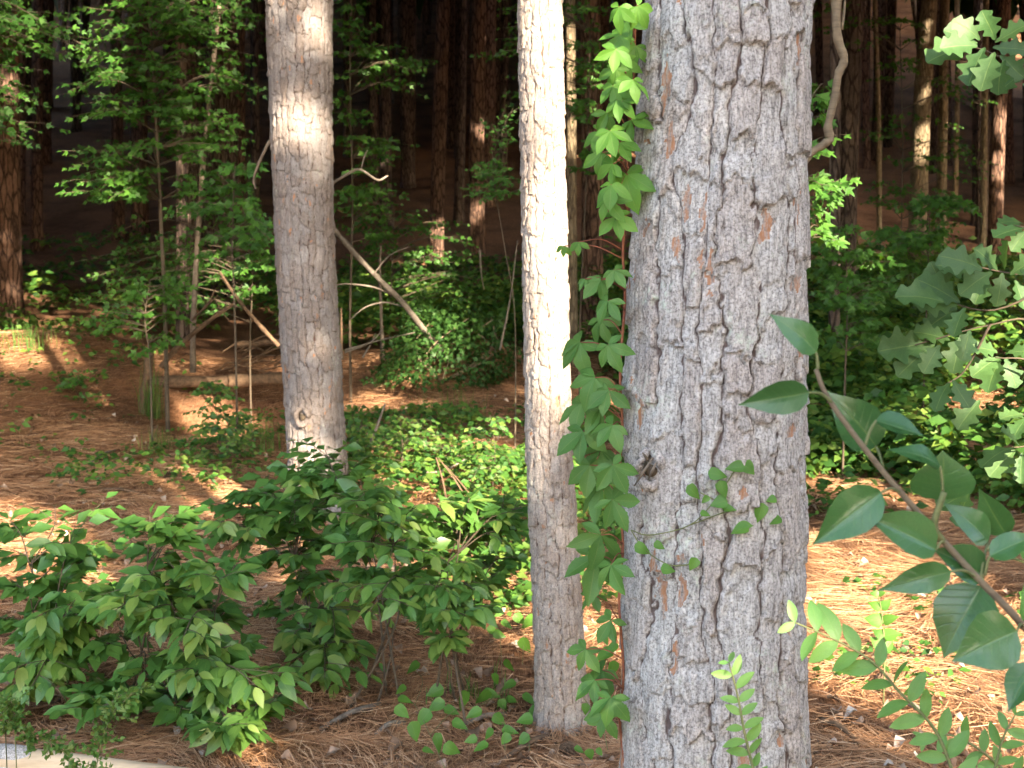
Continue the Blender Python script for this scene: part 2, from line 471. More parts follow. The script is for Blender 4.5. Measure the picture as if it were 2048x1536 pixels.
def frame(y, n):
    y = nrm(np.asarray(y, float)); z = np.asarray(n, float) - y * np.dot(n, y); z = nrm(z)
    x = np.cross(y, z)
    return np.stack([x, y, z], 1)
def mtx(R, p, s, sx=1.0):
    m = Matrix.Identity(4)
    for i in range(3):
        m[i][0] = float(R[i, 0] * s * sx); m[i][1] = float(R[i, 1] * s); m[i][2] = float(R[i, 2] * s); m[i][3] = float(p[i])
    return m
def leaf_obj(kind, mat, parent, base, p, y, n, s, sx=1.0, name='leaf', var=None):
    ms = leaf_meshes(kind, mat)
    return put(name, ms[random.randrange(len(ms)) if var is None else var], None, parent, mtx=mtx(frame(y, n), np.asarray(p) - base, s, sx))
DIA = (np.array([(0, 0, 0), (-.3, .45, .08), (0, .5, 0), (.3, .45, .08), (0, 1, -.06)], float), np.array([(0, 2, 1), (0, 3, 2), (1, 2, 4), (2, 3, 4)]))
QUADL = (np.array([(0, 0, 0), (-.32, .5, .05), (0, 1, -.05), (.32, .5, .05)], float), np.array([(0, 3, 1), (1, 3, 2)]))
MAP = maple_template()[:2]
def scatter(tmpl, Pp, Y, Nn, S):
    V0, F0 = tmpl
    Y = Y / (np.linalg.norm(Y, axis=1)[:, None] + 1e-9)
    Z = Nn - Y * np.sum(Nn * Y, 1)[:, None]; Z /= np.linalg.norm(Z, axis=1)[:, None] + 1e-9
    X = np.cross(Y, Z)
    V = Pp[:, None, :] + S[:, None, None] * (V0[None, :, 0:1] * X[:, None] + V0[None, :, 1:2] * Y[:, None] + V0[None, :, 2:3] * Z[:, None])
    n = len(Pp); k = len(V0)
    Fc = (F0[None] + (np.arange(n) * k)[:, None, None]).reshape(-1, F0.shape[1])
    rnd = np.repeat(RNG.random(n), k)
    return V.reshape(-1, 3), Fc, rnd
def leaf_mass(name, mat, parent, base, tmpl, Pp, Y, Nn, S):
    V, Fc, rnd = scatter(tmpl, np.asarray(Pp) - np.asarray(base), np.asarray(Y, float), np.asarray(Nn, float), np.asarray(S, float))
    return put(name, mesh_np(name, V, Fc, {'rnd': rnd}, smooth=False), mat, parent)

# ------------------------------------------------------------------ ground
def axis(segs):
    a = []
    for lo, hi, st in segs: a += list(np.arange(lo, hi, st))
    a.append(segs[-1][1]); return np.array(a)
gx = axis([(-220, -40, 12), (-40, -14, 2), (-14, -6, .4), (-6, 6, .10), (6, 14, .4), (14, 40, 2), (40, 220, 12)])
gy = axis([(-90, -20, 6), (-20, 0, 1.5), (0, 3, .3), (3, 17, .10), (17, 32, .4), (32, 80, 2), (80, 260, 9)])
GX, GY = np.meshgrid(gx, gy, indexing='ij')
GZ = gh(GX, GY)
V = np.stack([GX, GY, GZ], -1).reshape(-1, 3)
nx, ny = GX.shape
i = np.arange(nx - 1)[:, None] * ny; j = np.arange(ny - 1)[None, :]
Fq = np.stack([i + j, i + ny + j, i + ny + j + 1, i + j + 1], -1).reshape(-1, 4)
tag(put('ground', mesh_np('ground', V, Fq), M['ground']), 'rust brown pine needle forest floor rising to a wooded hill', None, None, 'structure')

# ------------------------------------------------------------------ gaps cut in the crowns to put sun on chosen spots
SR = np.array([math.cos(SUN_AZ), math.sin(SUN_AZ), 0.0])
SU = np.cross(TOSUN, SR); SU = SU if SU[2] > 0 else -SU
GAPS = []
def gap(p, r): GAPS.append((float(np.dot(p, SR)), float(np.dot(p, SU)), r, float(p[1])))
def gap_line(a, b, r, n=8):
    for t in np.linspace(0, 1, n): gap(np.asarray(a) * (1 - t) + np.asarray(b) * t, r)
D_NEAR, D_MID, D_LEFT = 2.6, 4.55, 8.0
# mid trunk
gap_line(P(1092, 225, D_MID), P(1100, 600, D_MID), .19, 14)
gap_line(P(1112, 620, D_MID), P(1122, 760, D_MID), .10, 6)
gap_line(P(1060, -120, D_MID), P(1078, 20, D_MID), .12, 4)
# left trunk
for (x, y, r) in ((662, 30, .07), (662, 80, .07), (580, 20, .07), (575, 200, .13), (600, 190, .08), (640, 245, .06), (570, 330, .06),
                  (600, 815, .14), (620, 880, .13), (600, 940, .11), (655, 690, .06), (640, 480, .05), (580, 560, .04)):
    gap(P(x, y, D_LEFT - .2), r)
# forest floor
for (x, y, r) in ((1700, 1110, .30), (1790, 1320, .42), (1940, 1360, .5), (1680, 1290, .25), (1930, 1240, .35), (1720, 1440, .2), (2040, 1450, .4), (1860, 1420, .3),
                  (1200, 1180, .30), (1205, 1260, .25), (1000, 1190, .28), (930, 1130, .25), (1020, 1290, .12), (870, 1260, .13), (760, 1160, .2),
                  (100, 1040, .35), (30, 1090, .35), (200, 1075, .25), (40, 1010, .3), (300, 1110, .2), (430, 1140, .15), (290, 1030, .2),
                  (620, 1440, .12), (480, 1500, .1),
                  (60, 1140, .2), (350, 940, .35), (250, 930, .3), (430, 960, .3), (180, 860, .3), (240, 820, .45), (160, 770, .45), (90, 720, .5), (30, 690, .4), (320, 860, .3), (60, 950, .2),
                  (800, 740, .25), (760, 810, .2), (920, 960, .45), (1000, 930, .35), (840, 990, .3), (980, 1010, .3), (480, 900, .35), (430, 850, .3),
                  (1900, 790, .5), (1760, 900, .3), (1700, 970, .25)):
    p = PG(x, y); gap(p + np.array([0, 0, .03]), r * 1.3)
# leaves and far trunks that catch the sun
for (x, y, d, r) in ((1985, 90, 3.2, .06), (1930, 100, 3.2, .04), (1990, 150, 3.2, .03), (1990, 550, 3.2, .05), (1985, 740, 3.2, .02),
                     (850, 1010, 4.7, .13), (865, 1070, 4.6, .12), (890, 980, 4.8, .12), (1010, 1035, 4.4, .14), (660, 900, 5, .1),
                     (70, 1090, 4.6, .06), (190, 1060, 4.6, .05), (330, 1075, 4.4, .06), (420, 1240, 4.4, .05), (130, 1250, 4.5, .05), (510, 1400, 4.1, .06), (260, 1330, 4.3, .04), (540, 1040, 5.0, .07), (1240, 260, 2.45, .07), (1235, 340, 2.4, .09), (1225, 150, 2.45, .06), (1260, 20, 2.45, .06),
                     (872, 480, 28, .35), (872, 520, 28, .3), (960, 265, 27, .3), (968, 60, 27, .3), (955, 420, 27, .3), (1845, 190, 20, .25), (1840, 280, 20, .3), (1835, 340, 20, .25), (1838, 60, 20, .3),
                     (2000, 230, 22, .3), (1995, 320, 22, .4), (1992, 420, 22, .3), (1140, 100, 14, .25), (1143, 250, 14, .25), (1890, 250, 24, .25), (20, 165, 20, .3), (235, 230, 30, .35), (1205, 210, 17, .2),
                     (100, 280, 55, 1.0), (110, 20, 70, 1.0), (120, 300, 50, 1), (350, 590, 10.5, .2), (260, 620, 10.5, .25), (420, 380, 10, .2), (470, 360, 10, .2), (530, 490, 9.5, .2),
                     (430, 630, 13, .25), (390, 600, 13, .2), (760, 560, 12, .2), (1660, 380, 9, .12), (1640, 560, 10, .25), (1870, 450, 12, .2), (60, 560, 22, .4), (920, 580, 18, .3), (760, 620, 17, .3),
                     (270, 90, 11, .15), (250, 130, 11, .15), (160, 90, 10, .12)):
    gap(P(x, y, d), r)
# no beam reaches past the three near trunks themselves
def _blocked(g):
    for (x, y, hw) in ((.38, D_NEAR, .19), (.11, D_MID, .14), (-1.2, D_LEFT, .24)):
        r0 = float(np.dot([x, y, 0], SR)); ua = float(np.dot([x, y, -.3], SU)); ub = float(np.dot([x, y, 3.6], SU))
        if g[3] > y + .25 and abs(g[0] - r0) < hw + g[2] * .7 and ua < g[1] < ub: return True
    return False
GA = np.array([g for g in GAPS if not _blocked(g)])
def in_gap(Pp, pad):
    a = Pp @ SR; b = Pp @ SU
    bad = np.zeros(len(Pp), bool)
    for (r, u, rad, _) in GA: bad |= (a - r) ** 2 + (b - u) ** 2 < (rad + pad) ** 2
    return bad

def crown_points(n, c, rad, clumpy=.0, seed=0, shell=.35):
    rg = np.random.default_rng(seed)
    q = rg.normal(size=(n, 3)); q /= np.linalg.norm(q, axis=1)[:, None]
    rr = rg.random(n) ** shell
    return np.asarray(c) + q * rr[:, None] * np.asarray(rad)
def rand_dirs(n, rg, flat=1.0):
    q = rg.normal(size=(n, 3)); q[:, 2] *= flat
    return q / np.linalg.norm(q, axis=1)[:, None]
def carved_crown(parent, base, c, rad, n, size, seed, mat='canopy', name='crown', zmin=None):
    rg = np.random.default_rng(seed)
    Pp = crown_points(n, c, rad, 0, seed, .4)
    if zmin is not None: Pp = Pp[Pp[:, 2] > zmin]
    keep = ~in_gap(Pp, size * .25)
    # keep the view itself clear: nothing of these crowns hangs into the frame
    rel = Pp - np.array([0, 0, CAMZ]); dep = rel[:, 1] * CP - rel[:, 2] * SP
    upc = rel[:, 1] * SP + rel[:, 2] * CP
    keep &= ~((dep > 0) & (upc / np.maximum(dep, .1) < (768 + 130) / F + size * 1.2 / np.maximum(dep, .3)))
    Pp = Pp[keep]
    n = len(Pp)
    return leaf_mass(name, M[mat], parent, base, QUADL, Pp, rand_dirs(n, rg), rand_dirs(n, rg) + np.array([0, 0, .8]), size * (.7 + .6 * rg.random(n)))

# ------------------------------------------------------------------ pine trunks with bark plates
def bark_pine(label, d, px, cw, ch, amp, du, mat, seed, zlo, zhi, name='pine_tree', height=17.0, nplates=300, rough_left=0.0):
    """px: list of (centre px, row, width px) in the photo, top to bottom"""
    rg = np.random.default_rng(seed)
    pts = np.array([P(x, y, d) for x, y, _ in px]); rad = np.array([wd * pxm(p) / 2 for (_, _, wd), p in zip(px, pts)])
    o = np.argsort(pts[:, 2]); zs, xs, rs = pts[o, 2], pts[o, 0], rad[o]
    slope = (xs[-1] - xs[0]) / (zs[-1] - zs[0])
    def cx(z): return np.where(z > zs[-1], xs[-1] + slope * .6 * (z - zs[-1]), np.interp(z, zs, xs))
    def rr(z): return np.where(z > zs[-1], np.maximum(rs[-1] * (1 - (z - zs[-1]) / (height + 4)), .03), np.interp(z, zs, rs))
    yc = d
    base = np.array([float(cx(zlo)), yc, gz(float(cx(zlo)), yc)])
    root = thing(name, label, 'tree', base)
    R0 = float(np.mean(rs)); C = 2 * math.pi * R0
    nu = int(round(C / du)); nv = int(round((zhi - zlo) / (du * 1.25)))
    u = np.arange(nu) / nu * C; v = np.linspace(0, zhi - zlo, nv)
    Ug, Vg = np.meshgrid(u, v, indexing='ij')
    Uw = Ug + (vnoise(Ug / C * 40, Vg * 22, 40, 1) - .5) * cw * .15 + (vnoise(Ug / C * 120, Vg * 70, 120, 2) - .5) * cw * .20 + (vnoise(Ug / C * 10, Vg * 3, 10, 5) - .5) * cw * .60
    Vw = Vg + (vnoise(Ug / C * 50, Vg * 30, 50, 3) - .5) * ch * .30 + (vnoise(Ug / C * 140, Vg * 110, 140, 4) - .5) * ch * .14
    def cells(cw, ch, seed):
        rg = np.random.default_rng(seed)
        nc = max(4, int(round(C / cw))); se = []
        for c in range(nc):
            z = -ch * rg.random() * 1.5
            while z < zhi - zlo + ch:
                hgt = ch * (.55 + .95 * rg.random()); z += hgt * .5
                se.append(((c + .5 + (rg.random() - .5) * .34) / nc * C, z, cw * (.85 + .3 * rg.random()), hgt * .62)); z += hgt * .5
        return np.array(se)
    def voro(se, p=3.0):
        U = Uw.ravel(); W = Vw.ravel(); n = len(U)
        f1 = np.full(n, 9e9); f2 = np.full(n, 9e9); i1 = np.zeros(n, int); i2 = np.zeros(n, int)
        for k, (su, sv, sw, sh) in enumerate(se):
            msk = np.abs(W - sv) < sh * 5
            idx = np.nonzero(msk)[0]
            duu = np.abs(U[idx] - su); duu = np.minimum(duu, np.abs(C - duu))
            dd = ((duu / sw) ** p + (np.abs(W[idx] - sv) / sh) ** p) ** (1 / p)
            b1 = dd < f1[idx]; ii = idx[b1]
            f2[ii] = f1[ii]; i2[ii] = i1[ii]; f1[ii] = dd[b1]; i1[ii] = k
            b2 = (~b1) & (dd < f2[idx]); jj = idx[b2]; f2[jj] = dd[b2]; i2[jj] = k
        return f1.reshape(Ug.shape), f2.reshape(Ug.shape), i1.reshape(Ug.shape), i2.reshape(Ug.shape)
    # plates stand in columns between wandering furrows, each column broken by thin cross cracks
    nc = max(5, int(round(C / cw))); sp_ = C / nc
    jit = (rg.random(nc) - .5) * .34
    bnd = [((c + jit[c]) * sp_ + sp_ * (.62 * (vnoise(np.full_like(Vg, c * 3.7), Vg / (ch * 1.1), 0, 21) - .5) + .22 * (vnoise(np.full_like(Vg, c * 5.3), Vg / (ch * .28), 0, 23) - .5))) for c in range(nc)]
    dl = np.full(Ug.shape, 9e9); col = np.zeros(Ug.shape, int); drr = np.full(Ug.shape, 9e9); colr = np.zeros(Ug.shape, int)
    for c in range(nc):
        off = (Uw - bnd[c]) % C
        b1 = off < dl; dl = np.where(b1, off, dl); col = np.where(b1, c, col)
        off2 = (bnd[c] - Uw) % C
        b2 = off2 < drr; drr = np.where(b2, off2, drr); colr = np.where(b2, c, colr)
    ids = np.zeros(Ug.shape, int); tv = np.zeros(Ug.shape); ev = np.full(Ug.shape, 9e9); se = []; nid = 0
    tilt_c = rg.normal(size=nc) * .25
    for c in range(nc):
        br = [-ch * rg.random()]
        while br[-1] < zhi - zlo + 2 * ch: br.append(br[-1] + ch * (.45 + 1.25 * rg.random() ** 1.4))
        br = np.array(br); msk = col == c
        vv = Vw[msk] + tilt_c[c] * (dl[msk] - sp_ * .5) + ch * .10 * (vnoise(dl[msk] / sp_ * 3 + c * 11, Vg[msk] / ch, 0, 25) - .5)
        k = np.clip(np.searchsorted(br, vv) - 1, 0, len(br) - 2)
        tv[msk] = np.clip((vv - br[k]) / (br[k + 1] - br[k]), 0, 1)
        ev[msk] = np.minimum(vv - br[k], br[k + 1] - vv)
        ids[msk] = nid + k
        for q in range(len(br) - 1): se.append((((c + .5 + jit[c]) * sp_) % C, (br[q] + br[q + 1]) / 2))
        nid += len(br) - 1
    se = np.array(se); i1 = ids
    fsl = .48 + .85 * vnoise(col * 4.1, Vg / (ch * .8), 0, 27); fsr = .48 + .85 * vnoise(colr * 4.1, Vg / (ch * .8), 0, 27)
    wu = cw * .112
    def sst(x): x = np.clip(x, 0, 1); return x * x * (3 - 2 * x)
    sl_ = sst(dl / (wu * fsl)); sr_ = sst(drr / (wu * fsr)); sv_ = sst(np.abs(ev) / (cw * .055))
    dep = np.maximum(fsl * (1 - sl_), fsr * (1 - sr_))
    hgt = -amp * np.clip(np.maximum(dep, .55 * (1 - sv_)), 0, 1)
    sm = np.minimum(np.minimum(sl_, sr_), .18 + .82 * sv_)
    prnd = rg.random(len(se)); ptilt = rg.normal(size=len(se)) * .25
    urel = (dl - drr) / (dl + drr + 1e-9)
    hgt = hgt + sm * amp * ((prnd[i1] - .5) * .55 - .70 * (tv - .5) + ptilt[i1] * urel * .5 - .22 * urel ** 2)
    # thin overlapping flakes on the plates
    s2e = cells(cw * .62, ch * .55, seed + 5)
    g1, g2, k1, _ = voro(s2e, 2.5)
    frnd = rg.random(len(s2e))
    ge = np.clip((g2 - g1) / .10, 0, 1)
    hgt = hgt + sm * amp * (.55 * (frnd[k1] - .5) - .16 * (1 - ge))
    hgt = hgt + amp * .16 * (vnoise(Ug / C * 150, Vg * 30, 150, 7) - .5) + amp * .10 * (vnoise(Ug / C * 260, Vg * 90, 260, 8) - .5)
    s3e = cells(cw * .36, ch * .42, seed + 8)
    q1, q2, m1, _ = voro(s3e, 2.2)
    orn = rg.random(len(s3e)); qe = np.clip((q2 - q1) / .22, 0, 1)
    flake = np.where((sm > .8) & (qe > .45), orn[m1], 0)
    hgt = hgt - sm * amp * np.where(orn[m1] > .95, .30, 0) * qe + sm * amp * .16 * (orn[m1] - .5)
    Z = zlo + Vg; th = Ug / C * 2 * math.pi - math.pi / 2          # theta = -90 deg faces the camera
    flare = 1 + .18 * np.exp(-np.maximum(Z - base[2], 0) / .12)
    Rr = rr(Z) * flare + hgt - .25 * amp
    X = cx(Z) + Rr * np.cos(th) - base[0]; Y = Rr * np.sin(th); 
    VV = np.stack([X, Y, Z - base[2]], -1).reshape(-1, 3)
    a = np.arange(nu)[:, None]; b = np.arange(nv - 1)[None, :]; a2 = (a + 1) % nu
    FF = np.stack([a * nv + b, a2 * nv + b, a2 * nv + b + 1, a * nv + b + 1], -1).reshape(-1, 4)
    cid = i1.ravel()[FF[:, 0]]; sme = sm.ravel()[FF].mean(1)
    tint = (.75 * prnd[i1] + .25 * frnd[k1]).ravel(); hn = sm.ravel(); flk = flake.ravel()
    # plates that face the viewpoint become pieces of their own
    tcell = se[:, 0] / C * 2 * math.pi - math.pi / 2
    facing = -np.sin(tcell); zc = zlo + se[:, 1]
    vis = [k for k in np.argsort(-facing) if facing[k] > -.08 and zc[k] > zlo + .02 and zc[k] < float(P(0, -60, d)[2])]
    vis = vis[:nplates]
    inpl = np.zeros(len(FF), bool); 
    trunk_children = []
    order = np.argsort(cid, kind='stable'); cs = cid[order]
    st = np.searchsorted(cs, np.arange(len(se))); en = np.searchsorted(cs, np.arange(len(se)) + 1)
    def sub(fi, nm):
        fv = FF[fi]; uq, inv = np.unique(fv, return_inverse=True)
        return mesh_np(nm, VV[uq], inv.reshape(fv.shape), {'tint': tint[uq], 'hgt': hn[uq], 'flake': flk[uq]})
    for k in vis:
        fi = order[st[k]:en[k]]; fi = fi[sme[fi] > .25]
        if len(fi) < 12: continue
        inpl[fi] = True; trunk_children.append(fi)
    tr = put('trunk', sub(np.nonzero(~inpl)[0], 'trunk'), M[mat], root)
    for fi in trunk_children: put('bark_plate', sub(fi, 'bark_plate'), M[mat], tr)
    # the trunk above the frame
    zt = np.linspace(zhi - .02, height, 26)
    Vt, Ft = tube(np.stack([cx(zt) - base[0], zt * 0, zt - base[2]], -1), rr(zt) - .3 * amp, 20, .05, seed)
    tm = mesh_np('upper_trunk', Vt, Ft, {'tint': np.full(len(Vt), .5), 'hgt': np.full(len(Vt), .6), 'flake': np.zeros(len(Vt))})
    put('upper_trunk', tm, M[mat], root)
    # limbs of the crown
    limbs = []
    for k in range(16):
        z = height * (.5 + .48 * k / 16); az = k * 2.4; ln = 3.2 * (1 - .6 * k / 16)
        p0 = np.array([float(cx(z)) - base[0], 0, z - base[2]])
        limbs.append(tube(smoothpath([p0, p0 + ln * .5 * np.array([math.cos(az), math.sin(az), .12]), p0 + ln * np.array([math.cos(az), math.sin(az), .4])], 3), [.05, .01], 5))
    put('limbs', mesh_np('limbs', *join(limbs), {'tint': np.full(sum(len(l[0]) for l in limbs), .5)}), M['twig'], root)
    carved_crown(root, base, (float(cx(height * .75)), yc, height * .74), (3.6, 3.6, height * .30), 6500, .42, seed + 9, 'pine_needle')
    return root, cx, rr

near_tree, NCX, NRR = bark_pine('large pine trunk with grey plated bark and vines, biggest and closest', D_NEAR,
    [(1455, 0, 338), (1440, 400, 356), (1428, 768, 368), (1427, 1150, 370), (1430, 1536, 380)], .056, .122, .0104, .0033, 'bark', 11, -.02, 2.35)
mid_tree, MCX, MRR = bark_pine('slender pine trunk with sunlit tan bark, directly beside the vine covered trunk', D_MID,
    [(1080, 0, 92), (1089, 450, 94), (1098, 900, 96), (1114, 1200, 101), (1124, 1420, 104)], .033, .066, .0070, .0034, 'bark_mid', 23, -.03, 2.75)
left_tree, LCX, LRR = bark_pine('sun dappled reddish grey pine trunk with a knot, rising behind the leafy shrubs', D_LEFT,
    [(598, 0, 136), (604, 300, 124), (611, 525, 120), (622, 700, 121), (633, 900, 119), (640, 1040, 124)], .048, .095, .0105, .0050, 'bark_left', 37, -.05, 3.3)

# ------------------------------------------------------------------ trees further back
def crown_mesh(seed, n=4200, rad=(3.3, 3.3, 4.6), size=.5):
    rg = np.random.default_rng(seed)
    Pp = crown_points(n, (0, 0, 0), rad, 0, seed, .45)
    V, Fc, rnd = scatter(QUADL, Pp, rand_dirs(n, rg), rand_dirs(n, rg) + np.array([0, 0, .7]), size * (.7 + .6 * rg.random(n)))
    me = mesh_np('crown', V, Fc, {'rnd': rnd}, False); me.materials.append(M['pine_needle']); return me
CROWNS = [crown_mesh(s) for s in (101, 102, 103)]
LOWCROWN = [crown_mesh(s, 5200, (3.6, 3.6, 6.5), .55) for s in (104, 105)]
def bg_tree(label, path, wpx, base_py=None, d=None, mat='bark_far', h=19.0, group=None, name='pine_tree', knobs=0.0, seed=0, crown=True, crown_z=.66, cs=1.0):
    """path: (px, py) points from low to high in the photo"""
    if d is None:
        g = PG(path[0][0], base_py); d = float(g[1])
    pts = [P(x, y, d) for x, y in path]
    x0 = pts[0][0]; b = np.array([x0, d, gz(x0, d)])
    pts = [p for p in pts if p[2] > b[2] + .15] or [b + np.array([0, 0, 2.0])]
    r = wpx * pxm(b) / 2
    dirx = (pts[-1][0] - b[0]) / max(.5, pts[-1][2] - b[2])
    top = pts[-1]
    rg = np.random.default_rng(seed + 3)
    ext = [np.array([top[0] + dirx * .5 * k + rg.normal() * .05, d + rg.normal() * .05, top[2] + k]) for k in np.linspace(1.5, max(3, h - top[2] + b[2]), 5)]
    full = [b + np.array([0, 0, -.2]), b + np.array([0, 0, .12])] + pts[(1 if len(pts) > 1 else 0):] + ext
    c = smoothpath(full, 7)
    zz = np.clip((c[:, 2] - b[2]) / h, 0, 1)
    rad = r * (1 - .75 * zz ** 1.2) * (1 + .35 * np.exp(-np.maximum(c[:, 2] - b[2], 0) / .15))
    # finer rings so the outline is not a smooth cylinder
    V, Fc = tube(c - b, rad, 16, .06 + knobs, seed)
    root = thing(name, label, 'tree', b, group)
    put('trunk', mesh_np('trunk', V, Fc), M[mat], root)
    if crown:
        o = put('crown', CROWNS[seed % 3], None, root, loc=L((top[0] + dirx * h * .3 - b[0], 0, h * crown_z)))
        o.rotation_euler = (0, 0, rg.random() * 6)
        s = (.85 + .35 * rg.random()) * cs; o.scale = (s, s, s * (.9 + .2 * rg.random()))
    return root
# (label, path low->high, width px, base row or None, distance or None, material)
BG = [
 ('dark reddish pine trunk at the left edge, partly behind green branches', [(20, 630), (18, 300), (16, 0)], 50, 632, None, 'bark_red'),
 ('dark thick pine trunk between the leaning bare pole and the sapling leaves', [(378, 600), (372, 300), (370, 0)], 44, 602, None, 'bark_far'),
 ('dark pine trunk just right of the leaning bare pole', [(452, 590), (450, 300), (448, 0)], 52, 592, None, 'bark_far'),
 ('slim pine with a small sunlit patch behind the maple branches', [(237, 480), (236, 240), (232, 0)], 25, None, 31, 'bark_red'),
 ('dark pine trunk with an orange sunlit foot in the middle distance', [(872, 556), (875, 300), (886, 0)], 31, None, 27.6, 'bark_red'),
 ('pine trunk with glowing sun spots beside the sunlit-footed one', [(955, 520), (953, 300), (958, 0)], 34, None, 27, 'bark_red'),
 ('black narrow pine between the two sun spotted trunks', [(918, 500), (921, 250), (926, 0)], 20, None, 33, 'bark_far'),
 ('brown pine trunk hidden behind the five leaved vine', [(1186, 520), (1184, 250), (1180, 0)], 46, None, 17.5, 'bark_red'),
 ('pine trunk with narrow shaded bark right of the dappled trunk', [(748, 400), (746, 200), (742, 0)], 21, None, 36, 'bark_far'),
 ('shaded pine trunk second right of the dappled trunk', [(814, 395), (811, 200), (806, 0)], 23, None, 38, 'bark_far'),
 ('very thin dark trunk before the pale far slope', [(848, 150), (849, 80), (850, 0)], 11, None, 52, 'bark_far'),
 ('slender dark trunk close beside the slender sunlit pine', [(1006, 420), (1008, 200), (1010, 0)], 16, None, 40, 'bark_far'),
 ('wide shaded pine trunk behind the twisted woody vine', [(1690, 445), (1698, 200), (1706, 0)], 46, None, 19, 'bark_far'),
 ('dark slim trunk behind upper left maple leaves', [(152, 250), (150, 100), (148, 0)], 20, None, 45, 'bark_far'),
 ('thin black trunk far left on the slope', [(94, 330), (96, 150), (98, 0)], 13, None, 48, 'bark_far'),
 ('slim dark trunk between leaning pole and dappled pine', [(512, 520), (510, 300), (508, 0)], 19, None, 30, 'bark_far'),
 ('faint pine trunk close behind the dappled trunk', [(696, 420), (694, 200), (690, 0)], 15, None, 42, 'bark_far'),
]
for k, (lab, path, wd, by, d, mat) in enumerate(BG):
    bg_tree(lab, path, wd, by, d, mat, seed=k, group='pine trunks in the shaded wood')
HW = [
 ('tan smooth barked young tree standing behind the slender sunlit pine', [(1146, 600), (1143, 300), (1141, 0)], 21, None, 14, 'bark_tan'),
 ('tan tree trunk with mottled sun, tallest in the right-hand woods', [(1834, 480), (1840, 300), (1858, 0)], 37, None, 20, 'bark_tan'),
 ('grey tan trunk close behind the mottled tan trunk', [(1884, 470), (1886, 250), (1890, 0)], 20, None, 24, 'bark_tan'),
 ('reddish trunk lit gold along its length near the right edge', [(1990, 500), (1996, 280), (2008, 0)], 31, None, 22, 'bark_red'),
 ('thin pale mottled sapling beside the gold lit trunk', [(1968, 500), (1968, 300), (1972, 0)], 13, None, 21, 'bark_tan'),
 ('skinny brown trunk between woody vine and mottled tan trunk', [(1762, 420), (1757, 250), (1750, 0)], 11, None, 26, 'bark_tan'),
 ('skinny tan trunk behind the upper oak leaves', [(1914, 300), (1915, 150), (1914, 0)], 11, None, 34, 'bark_tan'),
]
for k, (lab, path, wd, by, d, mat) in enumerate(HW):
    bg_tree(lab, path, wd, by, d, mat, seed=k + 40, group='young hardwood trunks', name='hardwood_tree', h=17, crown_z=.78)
# the hillside full of distant trunks
rg = np.random.default_rng(5)
cnt = 0
for k in range(400):
    if cnt >= 120: break
    d = 30 + 44 * rg.random(); px = rg.uniform(-60, 2110)
    if 1240 < px < 1620 or 530 < px < 690: continue
    x = P(px, 300, d)[0]
    wd = rg.uniform(.22, .4) * F / d
    where = next(t for lim, t in ((300, 'behind the upper left maple leaves'), (530, 'behind the bare leaning pole'), (860, 'right of the dappled trunk'), (1045, 'left of the slender sunlit pine'), (1240, 'behind the climbing creeper'), (1800, 'behind the twisted woody vine'), (9999, 'behind the mottled tan trunk')) if px < lim)
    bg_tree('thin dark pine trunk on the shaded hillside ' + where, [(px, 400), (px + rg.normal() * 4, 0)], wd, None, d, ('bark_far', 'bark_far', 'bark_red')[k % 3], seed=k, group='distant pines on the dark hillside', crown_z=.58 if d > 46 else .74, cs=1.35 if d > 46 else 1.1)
    cnt += 1
# wood that goes on beside and above the view and shades it
for k in range(110):     # the wood on the crest, behind the last trunks in view
    y = 40 + 66 * rg.random() ** 1.1; x = rg.uniform(-.5, .5) * y
    b = np.array([x, y, gz(x, y)])
    root = thing('pine_tree', 'dark pine packed among many high on the shaded hill', 'tree', b, 'pines on the crest')
    put('trunk', mesh_np('trunk', *tube(np.array([[0, 0, -.2], [.05, 0, 6], [0, .1, 15]]), [.17, .13, .04], 8, .05, k)), M['bark_far'], root)
    o = put('crown', LOWCROWN[k % 2] if y > 66 else CROWNS[k % 3], None, root, loc=(0, 0, 9.5 if y > 66 else 12.5)); o.rotation_euler = (0, 0, k); o.scale = (1.5, 1.5, 1.1)
for k in range(46):
    s = -1 if k % 2 else 1
    y = 7 + 36 * ((k // 2) / 23.0) + rg.normal()
    x = s * (y * .38 + 5.0 + rg.random() * 8)
    b = np.array([x, y, gz(x, y)])
    root = thing('hardwood_tree', 'leafy low branched tree of the wood beside the view', 'tree', b, 'trees flanking the view')
    V, Fc = tube(np.array([[0, 0, -.2], [.05, 0, 4], [0, .1, 11]]), [.17, .13, .04], 10, .05, k)
    put('trunk', mesh_np('trunk', V, Fc), M['bark_far'], root)
    if s > 0 and y < 27: carved_crown(root, b, b + np.array([0, 0, 7.5]), (3.6, 3.6, 6.5), 5200, .5, 700 + k)
    else:
        o = put('crown', LOWCROWN[k % 2], None, root, loc=(0, 0, 7.5)); o.rotation_euler = (0, 0, k)
